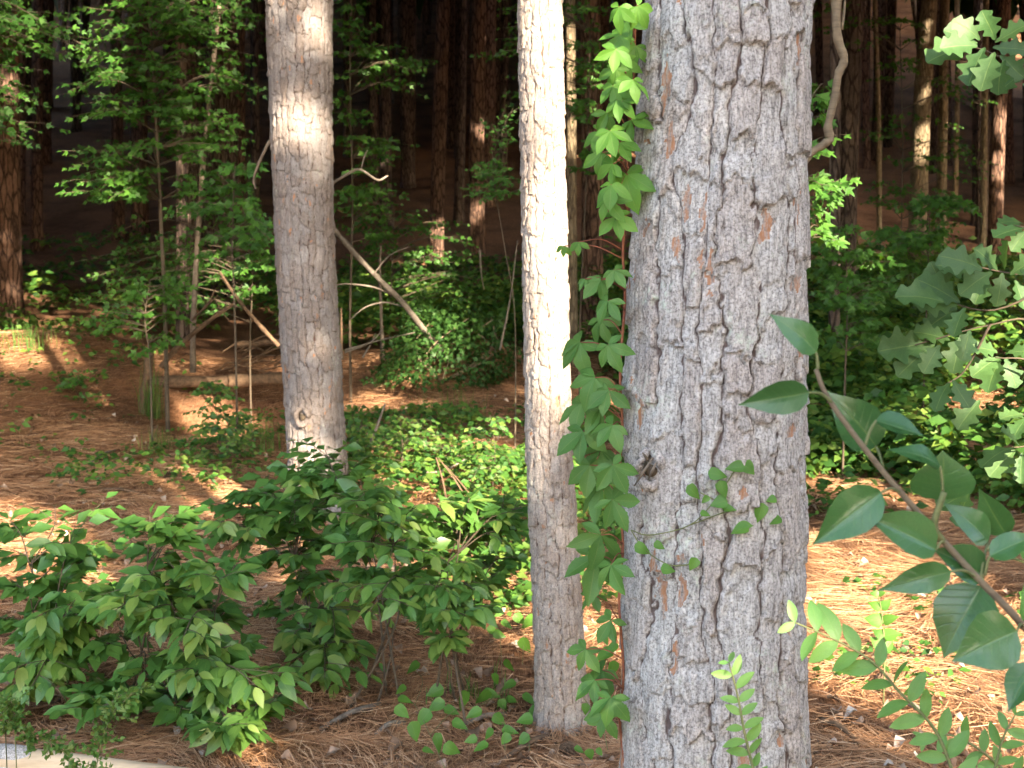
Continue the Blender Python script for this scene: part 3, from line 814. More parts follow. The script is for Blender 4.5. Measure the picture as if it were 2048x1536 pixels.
# added trees whose crowns, out of view, shade the background; cut for sunbeams
OVER = [(-7.5, 5.5, 4.2), (6.8, 6.0, 4.2), (-9, 11, 4.6), (9.5, 12, 4.6), (-4, 17, 4.0), (3.0, 13.0, 4.4), (12, 19, 5), (-12, 20, 5), (.5, 20.5, 4.6), (7, 24, 5)]
for k, (x, y, rr_) in enumerate(OVER):
    b = np.array([x, y, gz(x, y)])
    off = np.array([-1.6 * np.sign(x) if abs(x) > 5 else 0, 0, 0])
    if abs(x) > .42 * y:
        root = thing('hardwood_tree', 'broad tree added out of view to shade the wood', 'tree', b, 'trees flanking the view')
        V, Fc = tube(np.array([[0, 0, -.2], off * .2 + [0, 0, 4], off + [0, 0, 11]]), [.2, .15, .05], 10, .05, k)
        put('trunk', mesh_np('trunk', V, Fc), M['bark_far'], root)
    else:
        root = bg_tree('dark slender trunk among the shaded trees under an added shading crown', [(1024 + x / y * F, 560), (1024 + x / y * F, 0)], 24, None, y, 'bark_far', seed=60 + k, crown=False, group='pine trunks in the shaded wood')
    carved_crown(root, b, b + off + np.array([0, 0, 8.2]), (rr_, rr_, 3.9), 4800, .45, 300 + k)
# unseen trees behind the viewpoint placed to block the sun, crowns cut for dapples
HZ = np.array([math.sin(SUN_AZ), -math.cos(SUN_AZ), 0])
for k in range(7):
    rc = -2.0 + 2.5 * k
    b = HZ * (10.5 + (k % 2) * 2.0) + SR * rc; b[2] = gz(b[0], b[1])
    root = thing('hardwood_tree', 'unseen broadleaf tree behind the viewpoint, crown cut to dapple the sunlight', 'tree', b, 'trees behind the viewpoint')
    V, Fc = tube(np.array([[0, 0, -.2], [.1, 0, 3], [0, .1, 8]]), [.16, .12, .04], 10, .05, k)
    put('trunk', mesh_np('trunk', V, Fc), M['bark_far'], root)
    carved_crown(root, b, b + np.array([0, 0, 6.3]), (2.5, 2.5, 6.2), 17000, .25, 400 + k)

# ------------------------------------------------------------------ leafy plants
def grow(name, label, cat, base, stems, tips, kind, mat, size, as_objects=True, group=None, nleaf=9, side=2, droop=.35, stem_r=.006, twig='twig', arch=.12,
         seed=0, tmpl=None, leaf_mat_mass=None, leafy=.55, up=.9, maxobj=300, face=.35):
    """stems: list of world paths; tips: world points that leafy twigs reach to"""
    rg = np.random.default_rng(seed); random.seed(seed)
    base = np.asarray(base, float)
    root = thing(name, label, cat, base, group)
    S = []; samp = []
    for st in stems:
        sp = smoothpath(st, 6); S.append(tube(sp - base, np.linspace(stem_r, stem_r * .35, len(sp)), 6, .06, seed)); samp.append(sp)
    samp = np.vstack(samp)
    put('stem', mesh_np('stem', *join(S)), M[twig], root)
    T = []; LP = []
    def leaves(path, n, sz, a0):
        path = np.asarray(path); m = len(path)
        for k in range(n):
            t = a0 + (1 - a0) * (k + .6) / n
            f = min(t * (m - 1), m - 1.001); q = int(f); p = path[q] * (1 - f + q) + path[q + 1] * (f - q)
            D = nrm(path[min(q + 1, m - 1)] - path[max(q - 1, 0)])
            sd = nrm(np.cross(D, [0, 0, 1.0])) * (1 if k % 2 else -1)
            last = k == n - 1
            y = D * (1.0 if last else .55) + sd * (0 if last else .8) + rg.normal(size=3) * .16 + np.array([0, 0, -droop * (.6 + .8 * rg.random())])
            nn = np.array([0, 0, up]) + rg.normal(size=3) * .30 + np.array([0, -face, 0])
            LP.append((p + nrm(y) * sz * .12, y, nn, sz * (.7 + .5 * rg.random()) * (.75 + .4 * math.sin(math.pi * min(1, .25 + .75 * k / max(1, n - 1))))))
    for tp in tips:
        tp = np.asarray(tp, float)
        dd = np.linalg.norm(samp - tp, axis=1) + .6 * np.maximum(samp[:, 2] - tp[2], 0)
        r0 = samp[int(np.argmin(dd))]
        ln = np.linalg.norm(tp - r0)
        mid = (r0 + tp) / 2 + np.array([0, 0, arch * ln]) + rg.normal(size=3) * ln * .05
        path = smoothpath([r0, mid, tp], 7)
        T.append(tube(path - base, np.linspace(max(.0016, min(stem_r * .5, .004 + ln * .002)), .0010 + size * .004, len(path)), 5))
        leaves(path, nleaf, size, 1 - leafy)
        for q in range(side):
            p0 = path[int(len(path) * rg.uniform(.35, .85))]
            D = nrm(tp - r0); sd = nrm(np.cross(D, [0, 0, 1.0])) * (1 if q % 2 else -1)
            l2 = min(ln * .45, size * 3.6) * rg.uniform(.7, 1.2)
            e = p0 + (D * .6 + sd * .8 + np.array([0, 0, rg.normal() * .15])) * l2 + np.array([0, 0, -droop * l2 * .3])
            pp = smoothpath([p0, (p0 + e) / 2 + np.array([0, 0, .06 * l2]), e], 4)
            T.append(tube(pp - base, [.0014, .0008], 4)); leaves(pp, max(3, int(nleaf * .6)), size * .9, .25)
    if T: put('twigs', mesh_np('twigs', *join(T)), M[twig], root)
    if as_objects:
        LP.sort(key=lambda a: a[0][1])                       # nearest leaves first
        for p, y, n, s in LP[:maxobj]: leaf_obj(kind, mat, root, base, p, y, n, s)
        LP = LP[maxobj:]
    if LP:
        o = leaf_mass('foliage', M[leaf_mat_mass or 'cover'], root, base, tmpl or DIA, [a[0] for a in LP], [a[1] for a in LP], [a[2] for a in LP], [a[3] for a in LP])
        if as_objects: o['kind'] = 'stuff'
    return root

# --- the broad leafy shrubs in front
def shrub(label, base_px, d, tips, seed, size=.082, depth=.42, stems=4, **kw):
    bx = P(base_px, 1300, d)[0]; b = np.array([bx, d, gz(bx, d)])
    rg = np.random.default_rng(seed)
    tw = [P(x, y, d + rg.uniform(-depth, depth) - .25 * (y - 1150) / 300) for x, y in tips]
    tw = [np.array([p[0], p[1], max(p[2], gz(p[0], p[1]) + .10)]) for p in tw]
    for q in range(int(len(tw) * .55)):
        a_, b_ = rg.integers(0, len(tw), 2); k_ = sorted(range(len(tw)), key=lambda i: np.linalg.norm(tw[i] - tw[a_]))[1 + int(rg.integers(0, 4))]
        m_ = tw[a_] * .5 + tw[k_] * .5 + rg.normal(size=3) * [.05, .10, .04]; m_[2] = max(m_[2], gz(m_[0], m_[1]) + .08); tw.append(m_)
    sts = []
    for k in range(stems):
        t = tw[int(k * len(tw) / stems)]
        e = b + (t - b) * .55; e[2] = max(b[2] + .25, b[2] + (t[2] - b[2]) * .75)
        sts.append([b + rg.normal(size=3) * [.11, .11, 0], b + (e - b) * [.35, .35, .6], e])
    return grow('leafy_shrub', label, 'shrub', b, sts, tw, 'shrub', 'shrub', size, True, 'broad leaved shrubs', seed=seed, leaf_mat_mass='shrub_mass', stem_r=.0055, twig='twig_dark', nleaf=11, side=3, **kw)
shrub('dark green leafy shrub filling the lower left edge', 110, 4.75,
      [(20, 1040), (110, 1010), (150, 1050), (60, 1110), (110, 1150), (150, 1110), (190, 1090), (30, 1170), (90, 1200), (150, 1200), (20, 1240), (120, 1260), (70, 1290), (30, 1340), (100, 1330), (150, 1300), (180, 1230), (10, 1400), (60, 1380)], 1)
shrub('drooping leafy shrub with layered sprays above the peeled log', 290, 4.55,
      [(300, 1030), (360, 1060), (330, 1090), (380, 1120), (290, 1150), (340, 1180), (250, 1190), (230, 1220), (300, 1240), (240, 1270), (200, 1290), (350, 1230), (290, 1340), (230, 1370), (180, 1390), (250, 1400), (310, 1350), (400, 1180)], 2)
shrub('green shrub with hanging leaf sprays in lower middle left', 430, 4.5,
      [(430, 1150), (470, 1130), (400, 1230), (450, 1220), (360, 1290), (420, 1280), (480, 1290), (390, 1350), (450, 1350), (510, 1370), (545, 1400), (500, 1420), (440, 1390), (360, 1470), (400, 1500), (330, 1480), (430, 1450)], 3)
shrub('dark bushy shrub at the foot of the dappled trunk', 620, 5.2,
      [(560, 955), (600, 930), (535, 985), (655, 960), (620, 975), (590, 1000), (460, 1010), (430, 1040), (510, 1020), (560, 1000), (500, 1070), (560, 1060), (600, 1040), (650, 1080), (690, 1100), (600, 1110), (540, 1120), (640, 1140), (690, 1170), (650, 1210), (590, 1180), (550, 1200), (620, 1260), (670, 1270), (580, 1290), (640, 1330), (690, 1320), (600, 1400), (660, 1390)], 4, depth=.4)
shrub('pale sunlit leafy shrub right of the dappled trunk foot', 780, 4.8,
      [(650, 900), (690, 920), (640, 950), (720, 960), (700, 1000), (760, 990), (800, 1000), (830, 1010), (750, 1040), (800, 1050), (730, 1090), (780, 1100), (820, 1090), (850, 1060), (700, 1050), (760, 1150), (820, 1150), (720, 1140), (790, 1200), (740, 1220)], 5, size=.075, stems=5)
shrub('small leafy shrub touching the slender sunlit trunk', 890, 4.65,
      [(900, 1020), (960, 1010), (1010, 1030), (1035, 1060), (980, 1060), (930, 1070), (880, 1110), (930, 1130), (980, 1160), (950, 1180), (870, 1180), (820, 1140), (840, 1190), (1000, 1110), (900, 1210), (860, 1230), (930, 1230)], 6, size=.075, depth=.15)

# --- foreground branch with big glossy leaves
D_PEAR = 1.38
def pear_branch():
    b = P(2330, 1700, D_PEAR); b[2] = gz(b[0], b[1])
    root = thing('sapling', 'close glossy green leaved branch with toothless oval leaves at the lower right', 'sapling', b)
    main = [b, P(2230, 1500, D_PEAR + .02), P(2048, 1255, D_PEAR), P(1960, 1162, D_PEAR), P(1885, 1080, D_PEAR), P(1770, 948, D_PEAR), P(1690, 845, D_PEAR), P(1650, 785, D_PEAR), P(1632, 738, D_PEAR)]
    sp = smoothpath(main, 6)
    put('stem', mesh_np('stem', *tube(sp - b, np.linspace(.0046, .0022, len(sp)), 8, .06)), M['twig'], root)
    tw = []
    def tg(pts, r=.0018, r1=None): put('leaf_stalk', mesh_np('leaf_stalk', *tube(smoothpath(pts, 4) - b, [r, r1 or r * .8], 6)), M['twig_green'], root)
    tg([P(1885, 1082, D_PEAR), P(1868, 1050, D_PEAR - .01), P(1888, 985, D_PEAR - .015)], .004, .003)
    Lf = [  # base, tip, width px, depth offset, roll
        ((1632, 705), (1562, 618), 62, .0, .35, (1636, 740)), ((1618, 785), (1480, 813), 66, -.02, -.35, (1665, 806)), ((1752, 893), (1668, 780), 98, .06, .1, (1768, 945)),
        ((1752, 842), (1850, 866), 58, .02, -.9, (1730, 890)), ((1880, 932), (1800, 873), 46, .00, .9, (1886, 985)), ((1883, 1000), (1884, 905), 128, .03, .05, (1888, 990)),
        ((1762, 985), (1624, 1086), 92, -.03, -.2, (1800, 985)), ((1872, 1100), (1738, 1024), 92, -.02, .25, (1890, 1085)), ((1976, 1085), (1918, 998), 66, .03, .5, (1960, 1160)),
        ((2012, 1068), (1955, 985), 66, .05, -.4, (1975, 1100)), ((1980, 1112), (2075, 1062), 58, .0, -.3, (1970, 1150)), ((1968, 1152), (1872, 1092), 80, .01, .2, (1962, 1163)),
        ((1902, 1143), (1768, 1178), 60, -.02, -.3, (1955, 1155)), ((1962, 1172), (1884, 1318), 128, .05, .1, (1962, 1163)), ((2034, 1262), (1908, 1316), 118, -.09, -.25, (2046, 1252)),
        ((2070, 1330), (2010, 1420), 70, .02, .3, (2100, 1330)), ((2060, 1130), (2110, 1040), 80, .04, .2, (1990, 1120)), ((2080, 1240), (2060, 1150), 90, .05, .4, (2050, 1255))]
    for k, (a, t, wd, dz, roll, att) in enumerate(Lf):
        pa = P(a[0], a[1], D_PEAR + dz); pt = P(t[0], t[1], D_PEAR + dz - .012)
        y = pt - pa; ln = np.linalg.norm(y)
        tocam = nrm(np.array([0, 0, CAMZ]) - pa)
        x = nrm(np.cross(y, tocam)); n = tocam * math.cos(roll) + x * math.sin(roll) + np.array([0, 0, .25])
        leaf_obj('pear', 'pear', root, b, pa, y, n, ln, wd * pxm(pa) / (ln * .72) / max(.45, math.cos(roll * .8)), var=k % 4)
        tg([P(att[0], att[1], D_PEAR), (P(att[0], att[1], D_PEAR) + pa) / 2 + np.array([0, 0, .004]), pa], .0016)
pear_branch()

# --- oak branch
def oak_branch():
    d = 3.2
    b = P(2260, 1350, d); b[2] = gz(b[0], b[1])
    root = thing('oak_sapling', 'lobed leaved oak sapling reaching in from the right edge', 'sapling', b)
    trunk = smoothpath([b, P(2240, 900, d), P(2230, 400, d), P(2220, -100, d)], 6)
    put('stem', mesh_np('stem', *tube(trunk - b, np.linspace(.018, .008, len(trunk)), 8, .05)), M['vine'], root)
    br = [[(2232, 380), (2100, 170), (1990, 110), (1935, 90)], [(2235, 640), (2120, 560), (2010, 545), (1900, 520)], [(2120, 560), (1990, 620), (1880, 600)], [(2238, 800), (2080, 650), (1980, 650), (1830, 690)], [(2238, 850), (2080, 730), (1990, 715)], [(2240, 1000), (2100, 900), (2020, 895)], [(2235, 600), (2120, 480), (2030, 450)], [(2238, 900), (2110, 830), (2030, 830)], [(1980, 650), (1930, 740), (1890, 770)]]
    T = []
    for q in br:
        sp = smoothpath([P(x, y, d + .05 * math.sin(k)) for k, (x, y) in enumerate(q)], 5); T.append(tube(sp - b, np.linspace(.0034, .0014, len(sp)), 6))
    put('branches', mesh_np('branches', *join(T)), M['twig_dark'], root)
    Lf = [((1955, 85), (1865, 110)), ((1955, 90), (1900, 60)), ((1955, 92), (1890, 90)), ((1970, 95), (1935, 160)), ((1990, 85), (2030, 60)), ((1985, 95), (2050, 95)), ((1990, 105), (1960, 165)), ((2000, 110), (2045, 150)), ((1990, 80), (1975, 40)), ((2010, 120), (1985, 170)), ((2040, 150), (2000, 178)), ((2060, 130), (2075, 190)), ((1960, 80), (1925, 40)),
          ((1960, 545), (1885, 525)), ((1965, 540), (1905, 505)), ((1985, 545), (1930, 570)), ((1995, 540), (1960, 500)), ((2005, 545), (2000, 600)), ((2020, 550), (2060, 520)), ((2010, 540), (2010, 495)), ((2030, 560), (2050, 610)), ((1975, 555), (1950, 600)), ((2040, 540), (2080, 560)),
          ((1920, 605), (1850, 560)), ((1915, 610), (1840, 600)), ((1915, 615), (1860, 650)), ((1930, 615), (1905, 665)), ((1900, 600), (1870, 540)), ((1890, 605), (1810, 578)),
          ((1860, 690), (1768, 695)), ((1870, 690), (1800, 735)), ((1880, 690), (1850, 735)), ((1900, 680), (1840, 660)), ((1925, 670), (1905, 735)), ((1940, 660), (1930, 700)),
          ((2000, 715), (1950, 740)), ((2000, 715), (1975, 775)), ((2010, 715), (2030, 755)), ((1995, 705), (1960, 690)), ((2015, 705), (2050, 700)),
          ((1900, 765), (1870, 800)), ((1905, 760), (1930, 800)), ((1960, 800), (1920, 850)),
          ((2030, 895), (1965, 905)), ((2030, 900), (1985, 945)), ((2040, 895), (2010, 860)), ((2045, 905), (2040, 960)), ((2060, 890), (2090, 930)),
          ((2050, 455), (1995, 465)), ((2050, 450), (2020, 430)), ((2055, 460), (2030, 490)), ((2050, 830), (2010, 825)), ((2055, 835), (2030, 860)), ((1940, 985), (1880, 1010)), ((1940, 985), (1910, 1040)), ((1945, 980), (1900, 965))]
    rg = np.random.default_rng(8)
    for k, (a, t) in enumerate(Lf):
        dz = rg.uniform(-.12, .12)
        pa = P(a[0], a[1], d + dz); pt = P(t[0], t[1], d + dz - .03); y = pt - pa; ln = np.linalg.norm(y) * 1.1
        tocam = nrm(np.array([0, 0, CAMZ]) - pa)
        n = tocam * rg.uniform(.5, 1) + np.array([rg.normal() * .3, 0, rg.uniform(.2, .9)])
        leaf_obj('oak', 'oak', root, b, pa, y, n, max(ln, .075), 1.0)
oak_branch()

# --- five leaved creeper up the side of the big trunk
def creeper():
    pts = [(1250, 1536), (1240, 1440), (1247, 1340), (1238, 1200), (1246, 1090), (1237, 980), (1245, 860), (1240, 740), (1250, 600), (1246, 500), (1256, 380), (1254, 280), (1268, 160), (1270, 60), (1284, -60)]
    b = P(1255, 1536, D_NEAR - .12); b[2] = gz(b[0], b[1])
    root = thing('creeper_vine', 'five leaflet creeper vine climbing the shaded side of the big trunk', 'vine', b)
    sp = smoothpath([P(x, y, D_NEAR - .03 + .02 * math.sin(k * 1.7)) for k, (x, y) in enumerate(pts)], 6)
    put('stem', mesh_np('stem', *tube(sp - b, .0026, 6, .1)), M['twig_red'], root)
    C = [(1275, 12, 55), (1238, 14, 55), (1256, 40, 60), (1240, 70, 55), (1232, 98, 60), (1272, 92, 50), (1244, 120, 55), (1232, 138, 55), (1266, 160, 62), (1226, 172, 62), (1245, 203, 58), (1262, 240, 62), (1220, 262, 64), (1240, 285, 58), (1202, 262, 60), (1252, 348, 88), (1226, 328, 70), (1205, 305, 66), (1215, 400, 62), (1232, 432, 66), (1158, 484, 36), (1128, 492, 28), (1170, 558, 30), (1202, 560, 60), (1228, 540, 55), (1216, 602, 60), (1200, 640, 66), (1160, 684, 88), (1216, 690, 70), (1190, 755, 88), (1218, 780, 70), (1165, 805, 84), (1202, 815, 82), (1225, 850, 70), (1166, 862, 84), (1202, 900, 86), (1225, 930, 70), (1205, 968, 96), (1225, 1000, 80), (1180, 930, 70), (1202, 1070, 90), (1194, 1112, 108), (1222, 1130, 70), (1190, 1190, 54), (1222, 1240, 60), (1172, 1298, 62), (1205, 1340, 74), (1222, 1395, 70), (1190, 1360, 60), (1210, 1430, 60), (1235, 200, 50), (1215, 225, 55), (1222, 370, 60)]
    rg = np.random.default_rng(4); T = []
    for k, (x, y, sz) in enumerate(C):
        d = D_NEAR - .05 - .13 * rg.random() + (.12 if x < 1215 else 0)
        c = P(x, y, d); px = pxm(c)
        at = sp[int(np.argmin(np.abs(sp[:, 2] - (c[2] - .02))))]
        put('leaf_stalk', mesh_np('leaf_stalk', *tube(smoothpath([at, (at + c) / 2 + np.array([0, -.01, .012]), c], 4) - b, [.0014, .001], 5)), M['twig_red'], root)
        tocam = nrm(np.array([0, 0, CAMZ]) - c)
        n0 = tocam * rg.uniform(.55, 1) + np.array([rg.normal() * .3 - .15, 0, rg.uniform(.2, .8)])
        right = nrm(np.cross(tocam, [0, 0, 1.0])) * -1
        roll = rg.normal() * 25 + (12 if x < 1240 else -5)
        for a, f in ((-118, .62), (-58, .9), (0, 1.0), (58, .9), (118, .62)):
            if sz < 40 and abs(a) > 100: continue
            an = math.radians(a + roll + rg.normal() * 7 + 180)
            y_ = np.cross(n0, [1, 0, 0]); yy = nrm(np.array([0, 0, 1.0]) - nrm(n0) * nrm(n0)[2]); xx = np.cross(yy, nrm(n0))
            dr = xx * math.sin(an) + yy * math.cos(an) + np.array([0, 0, -.15]) - nrm(n0) * .12
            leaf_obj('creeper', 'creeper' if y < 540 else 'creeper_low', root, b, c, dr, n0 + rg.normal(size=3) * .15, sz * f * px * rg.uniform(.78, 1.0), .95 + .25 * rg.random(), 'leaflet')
creeper()

# --- rounded leaf briar over the big trunk and over the litter
def briar(label, stems, leaves, d_of, seed, size_px=38, name='briar_vine', on_trunk=False):
    rg = np.random.default_rng(seed)
    b = P(stems[0][0][0], stems[0][0][1], d_of(*stems[0][0])); b[2] = gz(b[0], b[1])
    root = thing(name, label, 'vine', b, 'round leaved briars')
    T = [tube(smoothpath([P(x, y, d_of(x, y)) for x, y in s], 6) - b, .0011, 5) for s in stems]
    put('stem', mesh_np('stem', *join(T)), M['twig_green'], root)
    for (x, y, *s) in leaves:
        c = P(x, y, d_of(x, y) - .008); sz = (s[0] if s else size_px) * pxm(c) * (.9 + .25 * rg.random())
        tocam = nrm(np.array([0, 0, CAMZ]) - c)
        n = tocam * (.8 if on_trunk else .5) + np.array([rg.normal() * .45, 0, rg.uniform(.1, .9)])
        an = rg.uniform(-2.6, 2.6); dr = np.array([math.sin(an), -.15, -abs(math.cos(an)) * .8])
        leaf_obj('smilax', 'smilax', root, b, c - nrm(dr) * sz * .5, dr, n, sz * .95, rg.uniform(.78, 1.0))
briar('thin green briar with rounded leaves crossing the big trunk', [[(1262, 1060), (1300, 1070), (1380, 1050), (1430, 1000), (1470, 940)], [(1430, 1000), (1400, 985)], [(1380, 1050), (1470, 1020), (1540, 1030)], [(1262, 1060), (1290, 1100), (1340, 1130), (1385, 1128)]],
      [(1390, 985), (1446, 980), (1438, 948), (1468, 935, 42), (1498, 938, 34), (1436, 1005, 36), (1460, 1018, 30), (1520, 1028), (1546, 1042, 34), (1478, 1058), (1495, 1050, 26), (1288, 1098, 44), (1320, 1092, 28), (1338, 1138, 34), (1386, 1130, 34), (1412, 1028, 26), (1540, 1000, 26), (1410, 1000, 24)],
      lambda x, y: D_NEAR - .176 + .5 * ((x - 1428) / F * D_NEAR) ** 2 / .17, 1, 40, on_trunk=True)
gd = lambda h: (lambda x, y: float(PG(x, y)[1]) - h)
briar('bright green briar trailing over the needles before the slender trunk', [[(890, 1536), (860, 1470), (830, 1410), (800, 1390)], [(860, 1470), (910, 1420), (960, 1410), (1010, 1380), (1040, 1360)], [(830, 1410), (845, 1360), (822, 1335)]],
      [(824, 1336), (868, 1384), (806, 1425), (846, 1438, 44), (812, 1400, 34), (870, 1412), (905, 1422), (922, 1448), (926, 1404, 42), (946, 1428, 40), (984, 1390), (966, 1398), (1016, 1372), (990, 1360, 26), (880, 1488, 46), (905, 1500, 40), (858, 1500, 30), (960, 1495), (975, 1468, 26), (940, 1480, 30), (800, 1380, 28), (830, 1465, 40)],
      gd(.22), 2, 38)
briar('upright briar stems with round leaves at the slender trunk foot', [[(1010, 1500), (1005, 1380), (1000, 1270), (990, 1250)], [(1060, 1500), (1050, 1430), (1090, 1410), (1130, 1400)], [(1045, 1330), (1048, 1240), (1042, 1150), (1040, 1110)]],
      [(1020, 1332), (1000, 1270, 30), (985, 1262, 26), (1015, 1250, 26), (990, 1225, 34), (965, 1222, 28), (1048, 1120, 36), (1060, 1140, 30), (1030, 1190, 36), (1045, 1205, 34), (1055, 1245, 40), (1040, 1240, 34), (1052, 1292, 40), (1000, 1440, 36), (1022, 1462, 36), (1048, 1440, 38), (1075, 1425, 38), (1062, 1398, 36), (1092, 1422, 38), (1112, 1402, 34), (1136, 1410, 30), (1010, 1480, 30), (1045, 1480, 30), (1005, 1410, 28), (1025, 1400, 26), (1120, 1425, 28)],
      gd(.15), 3, 36)
briar('small briar with round leaves between the two nearer trunks', [[(1215, 1500), (1205, 1440), (1195, 1400), (1215, 1320)], [(1205, 1440), (1170, 1400), (1160, 1380)]],
      [(1160, 1385, 36), (1195, 1440, 46), (1220, 1425, 36), (1188, 1350, 36), (1205, 1310, 44), (1222, 1300, 36), (1210, 1280, 30), (1225, 1340, 34), (1170, 1420, 26), (1160, 1500, 26), (1180, 1510, 24), (1200, 1505, 22)],
      lambda x, y: 3.3, 4, 36)

# --- opposite leaved sprigs (privet like) in the lower right
def sprig(label, path, d, step_px, lpx, seed, name='privet_sprig', mat='privet', kind='privet', group='light green sprigs'):
    rg = np.random.default_rng(seed)
    sp = smoothpath([P(x, y, d) for x, y in path], 8)
    b = np.array([sp[0][0], sp[0][1], gz(sp[0][0], sp[0][1])])
    root = thing(name, label, 'sprig', b, group)
    full = np.vstack([[b], sp]); 
    put('stem', mesh_np('stem', *tube(full - b, np.linspace(.0028, .0011, len(full)), 5)), M['twig_green'], root)
    px = pxm(sp[0]); seg = np.linalg.norm(np.diff(sp, axis=0), axis=1); cum = np.concatenate([[0], np.cumsum(seg)])
    n = int(cum[-1] / (step_px * px))
    for k in range(n + 1):
        s = cum[-1] * k / n; p = np.array([np.interp(s, cum, sp[:, i]) for i in range(3)])
        q = min(int(np.searchsorted(cum, s)), len(sp) - 2); D = nrm(sp[q + 1] - sp[q])
        tocam = nrm(np.array([0, 0, CAMZ]) - p); sd = nrm(np.cross(D, tocam))
        for sg in (-1, 1):
            if rg.random() < .08: continue
            y = D * rg.uniform(.5, .9) + sd * sg + rg.normal(size=3) * .25
            nn = tocam * rg.uniform(.6, 1.1) + np.array([0, 0, .5]) + rg.normal(size=3) * .25
            leaf_obj(kind, mat, root, b, p, y, nn, lpx * px * (.75 + .4 * rg.random()) * (1 if k < n else .6))
    return root
sprig('pale green sprig standing in front of the big trunk base', [(1512, 1560), (1490, 1470), (1475, 1390), (1458, 1325)], 2.05, 26, 44, 1)
sprig('long light green sprig arching over the sunlit needles', [(1912, 1560), (1870, 1460), (1800, 1385), (1740, 1320), (1660, 1275), (1590, 1245)], 1.9, 46, 78, 2)
sprig('light green sprig at the lower right corner', [(1985, 1560), (2005, 1480), (2030, 1430)], 2.0, 34, 50, 3)
sprig('short leafy sprig beneath the glossy leaved branch', [(2030, 1560), (1960, 1500), (1900, 1470), (1850, 1480)], 2.1, 36, 52, 4)
sprig('small bright sprig lit by sun under the glossy leaves', [(1770, 1300), (1765, 1240), (1758, 1190)], 4.6, 24, 34, 5, kind='smilax', mat='smilax', name='sprig')

# ------------------------------------------------------------------ understory saplings in the middle distance
def blobs(bl, rg):
    out = []
    for (cx, cy, rx, ry, n, d) in bl:
        for k in range(n):
            a = rg.uniform(0, 6.28); r = math.sqrt(rg.random())
            dd = d + rg.uniform(-.05, .05) * d
            p = P(cx + rx * r * math.cos(a), cy + ry * r * math.sin(a), dd)
            p[2] = max(p[2], gz(p[0], p[1]) + .06); out.append(p)
    return out
def sapling(label, stem, d, bl, seed, size=.075, obj=False, kind='maple', mat='maple_o', mass='maple', tm=None, stem_r=.014, twig='twig_dark', name='maple_sapling', nleaf=9, side=2, droop=.25, cat='sapling', group='understory saplings', **kw):
    rg = np.random.default_rng(seed)
    pts = [P(x, y, d) for x, y in stem]
    b = np.array([pts[0][0], pts[0][1], gz(pts[0][0], pts[0][1])])
    if pts[0][2] - b[2] > .02 or True: pts = [b] + [p for p in pts if p[2] > b[2] + .05]
    if len(pts) < 2: pts.append(b + np.array([0, 0, .3]))
    return grow(name, label, cat, b, [pts], blobs(bl, rg), kind, mat, size, obj, group, nleaf=nleaf, side=side, droop=droop, stem_r=stem_r, twig=twig, seed=seed, tmpl=tm or MAP, leaf_mat_mass=mass, face=.95, up=.6, **kw)
sapling('bright green maple sapling beside the broken leaning stick', [(300, 720), (290, 640), (300, 560)], 10.5,
        [(300, 570, 80, 30, 10, 10.5), (240, 620, 70, 40, 9, 10.5), (340, 640, 60, 50, 9, 10.7), (180, 650, 50, 25, 5, 10.4), (290, 690, 60, 30, 5, 10.6), (360, 590, 30, 30, 4, 10.5)], 1, .085, True, nleaf=6, side=1, stem_r=.01, maxobj=300)
sapling('dark leafy maple with layered boughs in the upper left', [(330, 640), (320, 400), (310, 200), (300, 0), (300, -150)], 11.5,
        [(270, 110, 130, 60, 20, 11.5), (360, 60, 120, 60, 16, 11.5), (230, 200, 110, 60, 18, 11.2), (330, 200, 110, 70, 18, 11.6), (180, 350, 110, 60, 22, 11.2), (300, 340, 120, 70, 20, 11.6), (400, 260, 90, 60, 14, 11.5), (480, 180, 50, 120, 12, 11.8), (330, 30, 200, 40, 18, 11.5), (500, 60, 40, 60, 8, 11.5)], 2, .085, stem_r=.022)
sapling('leafy green branch hanging in from the left top edge', [(-260, 650), (-240, 300), (-200, 60)], 9.0,
        [(40, 60, 60, 40, 12, 9.0), (110, 85, 60, 30, 10, 9.0), (40, 150, 60, 50, 12, 9.2), (20, 230, 50, 50, 12, 9.2), (60, 270, 40, 30, 6, 9.2), (160, 90, 20, 15, 4, 9.0), (30, 20, 50, 30, 6, 9.1)], 3, .08, stem_r=.02)
sapling('bright leaved maple sprout beside the bare leaning pole', [(470, 640), (465, 500), (468, 380)], 10.0,
        [(455, 355, 45, 40, 8, 10), (470, 410, 50, 40, 6, 10.1), (440, 480, 80, 40, 8, 10.2), (530, 490, 25, 50, 7, 9.6), (500, 440, 40, 40, 6, 10), (370, 420, 40, 20, 3, 10)], 4, .085, stem_r=.01)
sapling('leafy thicket sapling between leaning pole and dappled trunk', [(500, 700), (505, 560), (500, 450)], 12.5,
        [(480, 540, 70, 60, 12, 12.5), (420, 580, 80, 50, 8, 12.6), (360, 540, 60, 30, 6, 12.4), (220, 520, 80, 40, 8, 12.3), (210, 560, 60, 40, 6, 12.2)], 5, .075, stem_r=.01)
sapling('dark leafed young tree right of the dappled trunk', [(700, 640), (705, 400), (700, 150), (705, -60)], 13.0,
        [(700, 60, 40, 70, 10, 13), (740, 120, 60, 50, 10, 13.2), (780, 150, 70, 40, 8, 13.3), (720, 280, 60, 60, 8, 13), (740, 300, 80, 30, 6, 13.1), (710, 400, 50, 40, 9, 13), (750, 420, 60, 50, 9, 13.2), (690, 200, 30, 60, 5, 12.9), (850, 160, 40, 40, 5, 13.5)], 6, .08, stem_r=.016)
